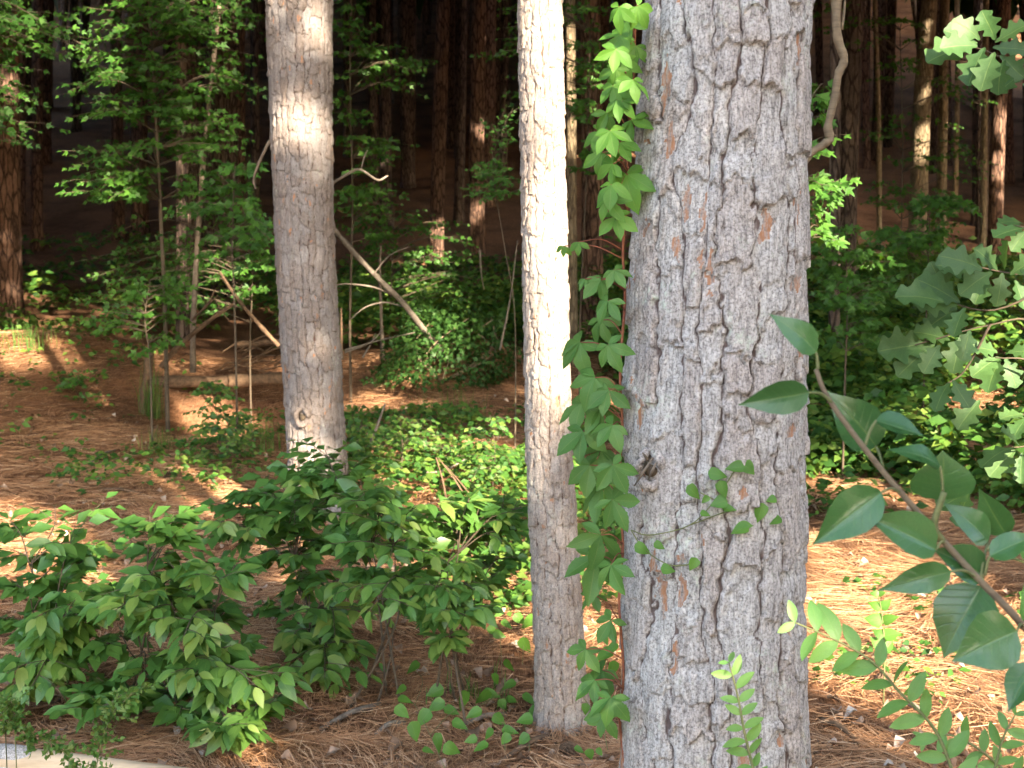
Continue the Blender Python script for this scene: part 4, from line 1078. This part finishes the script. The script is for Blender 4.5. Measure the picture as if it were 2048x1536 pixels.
sapling('shadowy understory sapling filling the middle distance', [(780, 640), (785, 520), (790, 400)], 16,
        [(730, 460, 60, 60, 14, 16), (800, 480, 70, 60, 14, 16.2), (900, 480, 60, 60, 10, 16.5), (760, 560, 80, 40, 12, 16), (900, 560, 90, 40, 12, 16), (980, 600, 50, 40, 8, 16)], 7, .08, stem_r=.012)
sapling('yellow green sprig lit against the dark beside the slender pine', [(1030, 640), (1010, 500), (990, 380)], 9.5,
        [(980, 345, 50, 25, 8, 9.5), (1010, 370, 30, 40, 6, 9.4), (1000, 330, 30, 20, 4, 9.5), (960, 390, 30, 15, 2, 9.5), (1015, 250, 20, 70, 5, 9.6)], 8, .045, stem_r=.006)
sapling('dark leaved sapling behind the slender pine crownward', [(1160, 640), (1175, 300), (1180, 60)], 12.0,
        [(1165, 170, 35, 40, 8, 12), (1180, 110, 45, 40, 8, 12), (1170, 240, 30, 50, 7, 12), (1020, 60, 30, 80, 8, 12.2), (1000, 150, 40, 80, 8, 12.5), (1190, 30, 50, 30, 6, 12), (1185, 320, 30, 50, 6, 12)], 9, .07, stem_r=.01)
sapling('star leaved sweetgum sprout right behind the big trunk', [(1596, 640), (1602, 450), (1618, 200)], 6.5,
        [(1650, 375, 45, 25, 6, 6.5), (1635, 360, 20, 20, 3, 6.5), (1660, 470, 40, 30, 6, 6.6), (1645, 200, 20, 25, 3, 6.5), (1625, 260, 15, 30, 3, 6.4), (1650, 420, 40, 30, 4, 6.6), (1625, 310, 12, 25, 2, 6.4)], 10, .085, True, nleaf=5, side=1, stem_r=.006)
sapling('leafy sapling before the mottled tan trunk', [(1850, 700), (1855, 560), (1860, 420)], 10.5,
        [(1860, 440, 50, 50, 10, 10.5), (1800, 500, 60, 40, 9, 10.6), (1890, 400, 40, 30, 5, 10.4), (1850, 540, 80, 50, 12, 10.5), (1760, 470, 40, 20, 3, 10.6)], 11, .085, stem_r=.008)
sapling('shaded leafy sapling under the twisted woody vine', [(1690, 760), (1695, 600), (1690, 480)], 9.0,
        [(1660, 540, 50, 60, 10, 9), (1720, 560, 60, 50, 10, 9.2), (1680, 640, 60, 50, 10, 9), (1750, 640, 50, 50, 8, 9.3), (1640, 470, 30, 30, 5, 9)], 12, .08, stem_r=.008)
sapling('faint leaves among the dark right-hand trunks', [(1800, 560), (1805, 300), (1800, 60)], 18,
        [(1800, 130, 60, 50, 6, 18), (1790, 290, 50, 40, 6, 18), (1800, 60, 60, 30, 5, 18), (1930, 330, 60, 70, 9, 18), (1940, 230, 60, 60, 7, 18.5), (1920, 440, 60, 60, 9, 18), (1760, 400, 60, 50, 8, 18), (1640, 60, 30, 50, 5, 17)], 13, .09, stem_r=.012)
sapling('loose leafy seedling on the sunlit bank at the left', [(155, 830), (152, 790), (150, 770)], 12.3,
        [(150, 790, 35, 30, 6, 12.3), (120, 780, 30, 20, 4, 12.4), (170, 830, 30, 20, 4, 12.2)], 14, .06, stem_r=.004, nleaf=6, side=1, name='seedling', group='seedlings on the forest floor')
sapling('feathery seedling with yellow green leaves near the fallen log', [(440, 920), (436, 860), (430, 800)], 9.8,
        [(430, 790, 35, 30, 8, 9.8), (420, 840, 50, 40, 10, 9.8), (470, 870, 50, 40, 10, 9.7), (400, 900, 40, 30, 6, 9.6), (480, 920, 50, 30, 8, 9.4)], 15, .05, stem_r=.004, nleaf=7, side=1, name='seedling', group='seedlings on the forest floor', tm=DIA, mass='cover')

sapling('wispy yellow green seedling rising from the middle ground cover', [(800, 960), (805, 900), (800, 850)], 9.0,
        [(800, 860, 40, 30, 7, 9.0), (780, 900, 50, 30, 7, 9.0), (850, 900, 50, 30, 6, 9.1)], 16, .045, stem_r=.004, nleaf=7, side=1, name='seedling', group='seedlings on the forest floor', tm=DIA, mass='cover')
sapling('tall thin leafed seedling close left of the slender pine', [(985, 980), (990, 900), (980, 830)], 8.6,
        [(980, 850, 40, 40, 7, 8.6), (1000, 920, 40, 40, 8, 8.6), (940, 910, 40, 40, 7, 8.7), (960, 960, 50, 30, 7, 8.4)], 17, .05, stem_r=.004, nleaf=7, side=1, name='seedling', group='seedlings on the forest floor', tm=DIA, mass='cover')
sapling('leafy seedling right of the dappled trunk foot', [(725, 960), (722, 900), (715, 830)], 9.6,
        [(715, 840, 25, 40, 6, 9.6), (740, 880, 40, 30, 7, 9.5), (720, 920, 40, 30, 6, 9.4), (900, 930, 60, 40, 8, 9.0)], 18, .05, stem_r=.004, nleaf=7, side=1, name='seedling', group='seedlings on the forest floor', tm=DIA, mass='cover')

# ivy mound
def ivy_mound():
    g = PG(880, 792); b = np.array([g[0], g[1] + .35, gz(g[0], g[1] + .35)])
    root = thing('ivy_mound', 'dark green ivy mound on the reddish bank behind the slender pine', 'ivy', b)
    rg = np.random.default_rng(3); n = 3200
    q = rand_dirs(n, rg); q[:, 2] = np.abs(q[:, 2])
    lump = 1 + .25 * (vnoise(q[:, 0] * 3 + 5, q[:, 2] * 3 + 2, 0, 2) - .5) * 2
    Pp = b + q * (rg.random(n) ** .22 * lump)[:, None] * np.array([.66, .5, .72])
    Y = q + rg.normal(size=(n, 3)) * .6 + np.array([0, 0, -.5])
    leaf_mass('foliage', M['ivy'], root, b, MAP, Pp, Y, q + rg.normal(size=(n, 3)) * .4 + np.array([0, 0, .3]), .06 * (.7 + .6 * rg.random(n)))
    T = [tube(smoothpath([b, b + np.array([rg.normal() * .25, rg.normal() * .2, .3]), b + np.array([rg.normal() * .4, rg.normal() * .3, .6])], 3) - b, [.012, .004], 5) for _ in range(7)]
    put('stems', mesh_np('stems', *join(T)), M['twig'], root)
ivy_mound()

# ------------------------------------------------------------------ low ground cover, counted by nobody
def cover(label, regions, seed, mat='cover', tm=DIA, name='ground_cover'):
    rg = np.random.default_rng(seed); PP = []; YY = []; NN = []; SS = []
    for (cx, cy, rx, ry, n, hmax, sz) in regions:
        a = rg.uniform(0, 6.283, n * 2); r = np.sqrt(rg.random(n * 2)); x = cx + rx * r * np.cos(a); y = cy + ry * r * np.sin(a)
        ok = vnoise(x * 1.5, y * 1.5, 0, 4) > .38; x = x[ok][:n]; y = y[ok][:n]; n = len(x)
        hh = hmax * (.2 + .8 * vnoise(x * 1.6, y * 1.6, 0, 6)) * rg.random(n) ** .6
        z = gh(x, y) + hh
        for q in range(4):
            a = rg.uniform(0, 6.28, n)
            PP.append(np.stack([x + sz * .5 * np.cos(a), y + sz * .5 * np.sin(a), z + .01 * q], -1)); YY.append(np.stack([np.cos(a), np.sin(a), rg.uniform(-.6, .2, n)], -1))
            NN.append(rg.normal(size=(n, 3)) * .35 + np.array([0, -.6, .9])); SS.append(sz * rg.uniform(.5, 1.6, n))
    o = leaf_mass(name, M[mat], None, (0, 0, 0), tm, np.vstack(PP), np.vstack(YY), np.vstack(NN), np.concatenate(SS))
    tag(o, label, 'ground cover', None, 'stuff')
cover('low bright green ground cover behind the leafy shrubs', [(-.45, 9.0, 1.0, 1.2, 560, .30, .052), (-.1, 10.3, 1.2, .8, 260, .3, .05), (-1.0, 11.2, .8, .8, 200, .25, .05), (.6, 9.3, .8, 1.5, 450, .35, .06), (-.2, 7.4, .9, .8, 260, .25, .05), (.1, 6.4, .5, .6, 160, .22, .05), (-.3, 5.9, .4, .4, 70, .16, .045)], 1)
cover('deep green undergrowth carpet on the right-hand forest floor', [(3.0, 10.5, 1.6, 2.6, 2600, .75, .075), (3.2, 14, 2.4, 3, 2400, 1.0, .095), (4.5, 19, 4, 4, 2400, 1.2, .11), (2.4, 8.4, .8, 1.0, 260, .3, .06), (3.6, 8.2, .8, 1.0, 300, .35, .06)], 2)
cover('sparse dark undergrowth below the shaded trunks', [(-4.5, 19.5, 3, 2.5, 500, .45, .08), (-1, 17.5, 2.6, 2.5, 1600, .9, .085), (1.5, 17, 2, 3, 700, .6, .08), (-1, 24, 5, 4, 1200, .6, .11), (-9, 26, 4, 5, 700, .6, .12), (6, 27, 5, 4, 800, .6, .12)], 3)
cover('scattered little weeds on the needle covered slope', [(-3.4, 11.2, 1.6, 1.6, 100, .18, .05), (-2.3, 9.2, .7, 1.0, 150, .25, .045), (-4.6, 13.5, 1.6, 1.2, 120, .16, .055), (-2.2, 11, .8, .6, 110, .35, .05), (2.2, 6.1, .7, .7, 45, .10, .04), (1.6, 5.0, .6, .4, 30, .08, .035), (-2.0, 5.9, .5, .5, 40, .12, .05), (.2, 5.2, .6, .5, 18, .1, .04), (-2.1, 6.6, .4, .3, 50, .2, .05)], 4)

# grass tufts
def grass(label, px, py, n, h, spread, seed):
    g = PG(px, py); rg = np.random.default_rng(seed)
    root = thing('grass_tuft', label, 'grass', g, 'grass tufts')
    Vs = []; Fs = []; rn = []; o = 0
    for k in range(n):
        a = rg.uniform(0, 6.28); ln = h * rg.uniform(.5, 1.1); lean = rg.uniform(.05, .5); wd = .003
        p0 = np.array([rg.normal() * spread, rg.normal() * spread, 0]); dr = np.array([math.cos(a), math.sin(a), 0]); sd = np.array([-dr[1], dr[0], 0]) * wd
        pts = [p0 + dr * lean * ln * t ** 2 + np.array([0, 0, ln * t * (1 - .25 * lean * t)]) for t in (0, .35, .7, 1)]
        for q, (p, t) in enumerate(zip(pts, (1, .9, .6, .1))): Vs += [p - sd * t, p + sd * t]
        for q in range(3): Fs.append((o + 2 * q, o + 2 * q + 1, o + 2 * q + 3, o + 2 * q + 2))
        o += 8; rn += [rg.random()] * 8
    bl = put('blades', mesh_np('blades', np.array(Vs), np.array(Fs), {'rnd': np.array(rn)}), M['grass'], root); bl['kind'] = 'stuff'
grass('tall green grass tuft beside the grey broken stump', 302, 838, 90, .55, .05, 1)
grass('short grass tuft on the left bank crest', 60, 700, 70, .30, .14, 2)
grass('wispy grass clump on the sunlit strip', 330, 905, 50, .22, .12, 3)
grass('yellowish grass beside the dappled trunk', 520, 905, 60, .30, .12, 4)
grass('thin grass blades among the middle ground cover', 900, 850, 60, .35, .15, 5)
grass('faint grass on the shaded needles in front', 930, 1400, 30, .12, .08, 6)

# ------------------------------------------------------------------ dead wood
def stick(label, pts, r, mat='dead', name='dead_branch', cat='branch', group=None, forks=(), n=7, seed=0):
    """pts: (px, py, d)"""
    W = [P(*p) for p in pts]; b = W[0].copy()
    sp = smoothpath(W, 6)
    V, Fc = tube(sp - b, np.linspace(r[0], r[1], len(sp)) * (1 + .18 * np.sin(np.arange(len(sp)) * 1.9 + seed)) ** .5, n, .22, seed)
    root = thing(name, label, cat, b, group)
    put('stem', mesh_np('stem', V, Fc), M[mat], root)
    for f in forks:
        q = smoothpath([P(*p) for p in f[0]], 5); put('fork', mesh_np('fork', *tube(q - b, np.linspace(f[1], f[1] * .4, len(q)), 5, .1)), M[mat], root)
    return root
stick('bare thin leaning pole rising behind the bright maple sapling', [(385, 745, 12), (388, 600, 12), (400, 400, 12), (418, 200, 12), (440, 0, 12), (452, -120, 12)], (.026, .016), 'vine', 'bare_pole', 'pole')
stick('orange brown broken stick leaning over the fallen log', [(322, 735, 11.6), (360, 690, 11.6), (420, 640, 11.5), (470, 606, 11.5)], (.022, .019), 'deadbrown', 'broken_stick', 'stick', None,
      [([(385, 640, 11.55), (410, 615, 11.5), (436, 590, 11.5)], .012), ([(400, 625, 11.5), (420, 600, 11.5), (432, 575, 11.5)], .010), ([(430, 600, 11.5), (445, 625, 11.5), (458, 640, 11.5)], .008)])
stick('straight thin stick slanting down to the dappled trunk', [(440, 545, 11.9), (470, 590, 11.8), (510, 640, 11.7), (558, 692, 11.6)], (.012, .02), 'deadbrown', 'broken_stick', 'stick')
stick('pale dead branch slanting from dappled trunk to the ivy mound', [(885, 705, 13.2), (836, 645, 12.6), (800, 600, 12.4), (740, 540, 12.2), (690, 485, 12.0), (655, 440, 11.9)], (.030, .020), 'dead', 'dead_branch', 'branch', None,
      [([(795, 594, 12.4), (750, 575, 12.3), (700, 568, 12.2), (670, 570, 12.1)], .011), ([(815, 615, 12.5), (770, 605, 12.4), (730, 615, 12.3), (700, 640, 12.2)], .010), ([(715, 512, 12.1), (690, 478, 12.1), (668, 470, 12.0)], .012), ([(748, 548, 12.2), (780, 510, 12.3), (830, 490, 12.5)], .008)])
stick('thin forked dead twig reaching right from the dappled trunk', [(655, 372, 8.4), (700, 345, 8.5), (722, 340, 8.5), (755, 360, 8.6), (775, 352, 8.7)], (.010, .006), 'dead', 'dead_twig', 'branch', None, [([(722, 340, 8.5), (728, 315, 8.5), (735, 300, 8.5)], .004)])
stick('curved brown twig hooking left of the dappled trunk', [(540, 280, 9), (525, 310, 9), (508, 355, 9), (512, 378, 9)], (.010, .007), 'vine', 'dead_twig', 'branch')
stick('upright dry stalk in front of the ivy slope', [(684, 720, 11), (683, 660, 11), (682, 616, 11)], (.010, .007), 'deadbrown', 'dry_stalk', 'stalk')
stick('paired thin upright stem near the pale dead branch', [(768, 730, 13), (763, 640, 13), (760, 540, 13), (762, 490, 13)], (.016, .008), 'vine', 'dry_stalk', 'stalk', None, [([(762, 720, 13.05), (761, 640, 13.05), (757, 560, 13.05)], .008)])
stick('dry twig rising from the green cover right of the dappled trunk', [(742, 885, 9.3), (755, 850, 9.3), (770, 808, 9.3)], (.012, .006), 'dead', 'dry_stalk', 'stalk')
stick('bundle of three dry grass stems leaning in the ground cover', [(895, 1010, 8), (885, 960, 8), (872, 915, 8)], (.006, .004), 'deadbrown', 'dry_stalk', 'stalk', None, [([(945, 1020, 8), (910, 960, 8), (876, 915, 8)], .007), ([(955, 1010, 8), (925, 970, 8), (890, 930, 8)], .006)])
stick('dry twig lying among ferny cover in middle ground', [(850, 945, 8.8), (890, 940, 8.8), (942, 912, 8.9)], (.008, .005), 'dead', 'dry_stalk', 'stalk')
# fallen log across the hollow
stick('brown fallen log lying across the dark hollow', [(235, 768, 13.2), (330, 764, 13.2), (430, 762, 13.2), (560, 758, 13.2), (640, 752, 13.2)], (.05, .065), 'deadbrown', 'fallen_log', 'log', None, (), 12)
stick('thin brushwood log lying behind the fallen log', [(470, 690, 15), (540, 684, 15), (620, 680, 15)], (.04, .035), 'deadbrown', 'fallen_log', 'log')
stick('grey broken stump standing at the end of the fallen log', [(288, 842, 12.4), (290, 790, 12.4), (296, 740, 12.4), (300, 704, 12.4)], (.05, .036), 'deadbrown', 'broken_stump', 'stump', None, (), 12)
rgb = np.random.default_rng(12)
for k in range(16):
    x = rgb.uniform(430, 560); y = rgb.uniform(690, 745); x2 = x + rgb.uniform(40, 120); y2 = y + rgb.uniform(-40, 10)
    stick('thin dry brushwood stick in the heap by the dappled trunk', [(x, y, 13.6), ((x + x2) / 2, (y + y2) / 2 - 12, 13.5), (x2, y2, 13.4)], (.010, .005), 'deadbrown', 'brushwood_stick', 'stick', 'brushwood heap')
for k, (a, b_, c_) in enumerate([((690, 700), (760, 680), (830, 665)), ((690, 705), (740, 685), (765, 660)), ((725, 715), (740, 690), (752, 665)), ((980, 830), (1010, 815), (1040, 808)), ((1000, 700), (1020, 600), (1035, 480)), ((960, 500), (962, 540), (968, 580))]):
    stick(('dry twig lying before the ivy mound', 'dry twig crossing others before the ivy mound', 'short upright twig left of the ivy mound', 'pale twig poking out beside the slender pine', 'arching bramble stem left of the slender pine', 'hanging thin stem in the dark above the ivy mound')[k], [(a[0], a[1], 12.4), (b_[0], b_[1], 12.5), (c_[0], c_[1], 12.6)], (.009, .005), 'dead', 'dead_twig', 'branch', 'loose twigs')
# twisted woody vine hanging right of the big trunk
stick('twisted woody vine hanging behind the big trunk', [(1598, 345, 4.4), (1620, 308, 4.4), (1645, 290, 4.4), (1660, 278, 4.4), (1656, 255, 4.4), (1668, 200, 4.4), (1676, 150, 4.4), (1688, 118, 4.4), (1675, 70, 4.4), (1673, 0, 4.4), (1674, -140, 4.4)], (.012, .0135), 'twig', 'woody_vine', 'vine', None,
      [([(1684, 60, 4.4), (1690, 0, 4.4), (1690, -100, 4.4)], .005), ([(1664, 260, 4.4), (1668, 268, 4.4), (1675, 276, 4.4)], .002)], 10)
# peeled log along the lower edge
def peeled_log():
    a = P(-260, 1512, 4.05); c = P(640, 1596, 3.80)
    pts = np.array([a + (c - a) * t + np.array([0, 0, .006 * math.sin(5 * t)]) for t in np.linspace(0, 1, 24)])
    r = np.linspace(.062, .048, 24)
    b = pts[0].copy(); b[2] = gz(b[0], b[1])
    root = thing('peeled_log', 'pale peeled log lying along the bottom left edge', 'log', b)
    put('log', mesh_np('log', *tube(pts - b, r, 18, .05, 3)), M['log'], root)
    # a scrap of grey bark still on it
    k0, k1 = 5, 9
    V, Fc = tube((pts - b)[k0:k1 + 1], r[k0:k1 + 1] * np.array([.9, 1.05, 1.06, 1.04, .9]), 18, .12, 5)
    tm = mesh_np('bark_scrap', V, Fc, {'tint': np.full(len(V), .3), 'hgt': np.full(len(V), .7), 'flake': np.zeros(len(V))}); tm.materials.append(M['bark'])
    s = put('bark_scrap', tm, None, root); s['label'] = 'grey bark scrap left on the log'
    # two stubs prop it off the litter
    for t in (3, 18): put('stub', mesh_np('stub', *tube(np.array([pts[t] - b, [pts[t][0] - b[0] + .03, pts[t][1] - b[1], gz(pts[t][0], pts[t][1]) - b[2] - .03]]), [.03, .02], 8)), M['log'], root)
peeled_log()
# fine leaved sprays in front of the log
def fine_spray(label, path, d, seed, ln_px=16):
    rg = np.random.default_rng(seed); sp = smoothpath([P(x, y, d) for x, y in path], 6)
    b = np.array([sp[0][0], sp[0][1], gz(sp[0][0], sp[0][1])])
    root = thing('fine_leaved_sprig', label, 'sprig', b, 'fine leaved sprigs')
    put('stem', mesh_np('stem', *tube(np.vstack([[b], sp]) - b, .0014, 5)), M['twig_green'], root)
    px = pxm(sp[0]); PP = []; YY = []; NN = []; T = []
    for k in range(0, len(sp)):
        D = nrm(np.gradient(sp, axis=0)[k])
        for q in range(2):
            e = (rand_dirs(1, rg)[0] + D * .5) * rg.uniform(14, 42) * px
            if q < 2: T.append(tube(np.array([sp[k], sp[k] + e]) - b, [.0008, .0005], 3))
            for t in np.linspace(.15, 1, 6):
                for s in (0, 1):
                    PP.append(sp[k] + e * t); YY.append(nrm(e) * .6 + rand_dirs(1, rg)[0] * .8); NN.append(rand_dirs(1, rg)[0] + [0, -.5, .5])
    put('twigs', mesh_np('twigs', *join(T)), M['twig_green'], root)
    leaf_mass('foliage', M['grass'], root, b, QUADL, np.array(PP), np.array(YY), np.array(NN), np.full(len(PP), ln_px * px * .8))
fine_spray('fine needle leaved sprig along the log at the left corner', [(10, 1440), (60, 1475), (110, 1490), (150, 1530)], 3.2, 1)
fine_spray('upright feathery sprig before the peeled log', [(190, 1545), (205, 1480), (225, 1430), (265, 1385)], 3.2, 2)
fine_spray('small feathery sprig tip at far lower left', [(30, 1460), (28, 1430), (22, 1402)], 3.2, 3, 14)

# ------------------------------------------------------------------ needle litter, dead leaves, twigs on the ground
def litter():
    rg = np.random.default_rng(21); n = 170000
    y = 3.2 + 11.5 * rg.random(n) ** 1.7
    x = (rg.random(n) * 2 - 1) * (y * .40 + .4)
    sw = vnoise(x * 2.2, y * 2.2, 0, 14) * 6.28
    a = np.where(rg.random(n) < .5, sw, rg.random(n) * 6.28)
    ln = rg.uniform(.07, .20, n); bend = rg.normal(size=n) * .35
    z0 = gh(x, y) + .004 + rg.random(n) ** 2 * .03
    wd = (.0007 + .0005 * rg.random(n)) * (1 + np.maximum(0, y - 5) * .14)
    d0 = np.stack([np.cos(a), np.sin(a), rg.normal(size=n) * .08], -1)
    d1 = np.stack([np.cos(a + bend), np.sin(a + bend), rg.normal(size=n) * .10 - .03], -1)
    p0 = np.stack([x, y, z0], -1); p1 = p0 + d0 * ln[:, None] * .5; p2 = p1 + d1 * ln[:, None] * .5
    up = np.array([0, 0, 1.0]); s = np.cross(d0, up); s /= np.linalg.norm(s, axis=1)[:, None]; s = s * wd[:, None]; s[:, 2] += wd * .5
    V = np.stack([p0 - s, p0 + s, p1 - s, p1 + s, p2 - s * .6, p2 + s * .6], 1).reshape(-1, 3)
    o = np.arange(n)[:, None] * 6
    Fc = np.concatenate([o + np.array([[0, 1, 3, 2]]), o + np.array([[2, 3, 5, 4]])], 0)
    me = mesh_np('needle_litter', V, Fc, {'rnd': np.repeat(np.clip(rg.normal(.5, .24, n), 0, 1), 6)}, False)
    tag(put('needle_litter', me, M['needle']), 'loose rust coloured pine needles strewn over the ground', 'pine needles', None, 'stuff')
    n = 1500
    y = 3.6 + 9 * rg.random(n) ** 1.5; x = (rg.random(n) * 2 - 1) * (y * .39)
    Pp = np.stack([x, y, gh(x, y) + .015 + rg.random(n) * .02], -1)
    o = leaf_mass('leaf_litter', M['deadleaf'], None, (0, 0, 0), prof_leaf(*SH['smilax'], rows=6, across=5, curl=.5, fold=.5, wob=.3)[:2], Pp, rand_dirs(n, rg, .25), rand_dirs(n, rg) * .5 + np.array([0, 0, 1]), .022 + .038 * rg.random(n))
    tag(o, 'scattered curled dead leaves among the pine needles', 'dead leaves', None, 'stuff')
litter()
GS = [((1010, 1440), (930, 1460), 'pale stick on the needles left of the slender trunk foot'), ((1120, 1480), (1000, 1536), 'long pale stick on the needles before the slender trunk'), ((760, 1420), (640, 1470), 'dark bark sliver lying in the needles'), ((905, 1215), (1010, 1175), 'dark fallen stick in the sun behind the slender trunk'),
      ((810, 1460), (750, 1480), 'thick grey stick piece on the litter'), ((1640, 1450), (1720, 1500), 'short pale stick in the sun beside the big trunk'), ((180, 930), (230, 905), 'small stick on the open needle slope'), ((200, 985), (290, 995), 'thin dark twig on the open needle slope'), ((1850, 1440), (1790, 1420), 'stick half buried in sunlit needles at right')]
for k, (a, c, lab) in enumerate(GS):
    pa = PG(*a); pc = PG(*c); pa[2] += .018; pc[2] += .018; m = (pa + pc) / 2; m[2] = gz(m[0], m[1]) + .03
    root = thing('fallen_stick', lab, 'stick', pa, 'sticks on the litter')
    put('stem', mesh_np('stem', *tube(smoothpath([pa, m, pc], 5) - pa, [.012, .007], 7, .15, k)), M['dead' if k % 2 == 0 else 'deadbrown'], root)

# knot on the dappled trunk, broken stub on the big one
def knot(tree, px, py, d, r, mat):
    c = P(px, py, d); b = np.array(tree.location); th = np.linspace(0, 2 * math.pi, 22)
    ring = np.stack([c[0] + r * np.cos(th), np.full(22, c[1]) - .012 * np.sin(th * 3) + .5 * (r * np.cos(th)) ** 2 / .17, c[2] + r * 1.35 * np.sin(th)], -1)
    V, Fc = tube(ring - b, r * .42, 8, .3, 4)
    a = {'tint': np.full(len(V), .8), 'hgt': np.full(len(V), .8), 'flake': np.zeros(len(V))}
    put('knot', mesh_np('knot', V, Fc, a), M[mat], tree)
    V, Fc = tube(np.array([c + [0, .05, 0], c + [.004, -.006, -.004]]) - b, [r * .8, r * .45], 10, .2, 2)
    put('knot_core', mesh_np('knot_core', V, Fc), M['twig_dark'], tree)
knot(left_tree, 604, 834, D_LEFT - .172, .035, 'bark_left')
knot(near_tree, 1300, 938, D_NEAR - .118, .022, 'bark')
for q in (((1306, 915), (1268, 972)), ((1312, 925), (1296, 960)), ((1285, 905), (1300, 925))):
    a = P(q[0][0], q[0][1], D_NEAR - .155); c = P(q[1][0], q[1][1], D_NEAR - .13)
    b = np.array(near_tree.location)
    put('splinter', mesh_np('splinter', *tube(np.array([a, (a + c) / 2, c]) - b, [.0012, .0032, .001], 5)), M['dead'], near_tree)

# pine cones lying in the litter
def cone_mesh():
    Vs = []; Fs = []; o = 0
    for k in range(90):
        t = k / 89; a = k * 2.399; r = .026 * math.sin(math.pi * (.12 + .80 * t)) ; z = .075 * t
        p = np.array([math.cos(a) * r * .5, math.sin(a) * r * .5, z]); q = np.array([math.cos(a) * (r + .010), math.sin(a) * (r + .010), z + .006])
        sd = np.array([-math.sin(a), math.cos(a), 0]) * .0075
        Vs += [p - sd * .4, p + sd * .4, q + sd, q - sd, q + np.array([0, 0, -.006])]
        Fs += [(o, o + 1, o + 2), (o, o + 2, o + 3), (o + 3, o + 2, o + 4), (o, o + 4, o + 1)]; o += 5
    return mesh_np('scales', np.array(Vs), np.array(Fs), None, False)
_cm = cone_mesh(); _cm.materials.append(M['deadbrown'])
_core = mesh_np('core', *tube(np.array([[0, 0, 0], [0, 0, .03], [0, 0, .07]]), [.006, .013, .003], 8)); _core.materials.append(M['twig_dark'])
for k, (x, y, lab) in enumerate(((1762, 1372, 'pine cone in the sunlit needles beside the big trunk'), (1368, 1515, 'pine cone'), (735, 1330, 'pine cone on the shaded litter below the leafy shrubs'), (1150, 1515, 'pine cone on the litter near the slender trunk foot'), (330, 960, 'pine cone on the open needle slope'))):
    if lab == 'pine cone': continue
    g = PG(x, y) + np.array([0, 0, .022])
    root = thing('pine_cone', lab, 'pine cone', g, 'pine cones'); root.rotation_euler = (1.45, .1, k * 1.9)
    sc = put('scales', _cm, None, root); sc['kind'] = 'stuff'; put('core', _core, None, root)
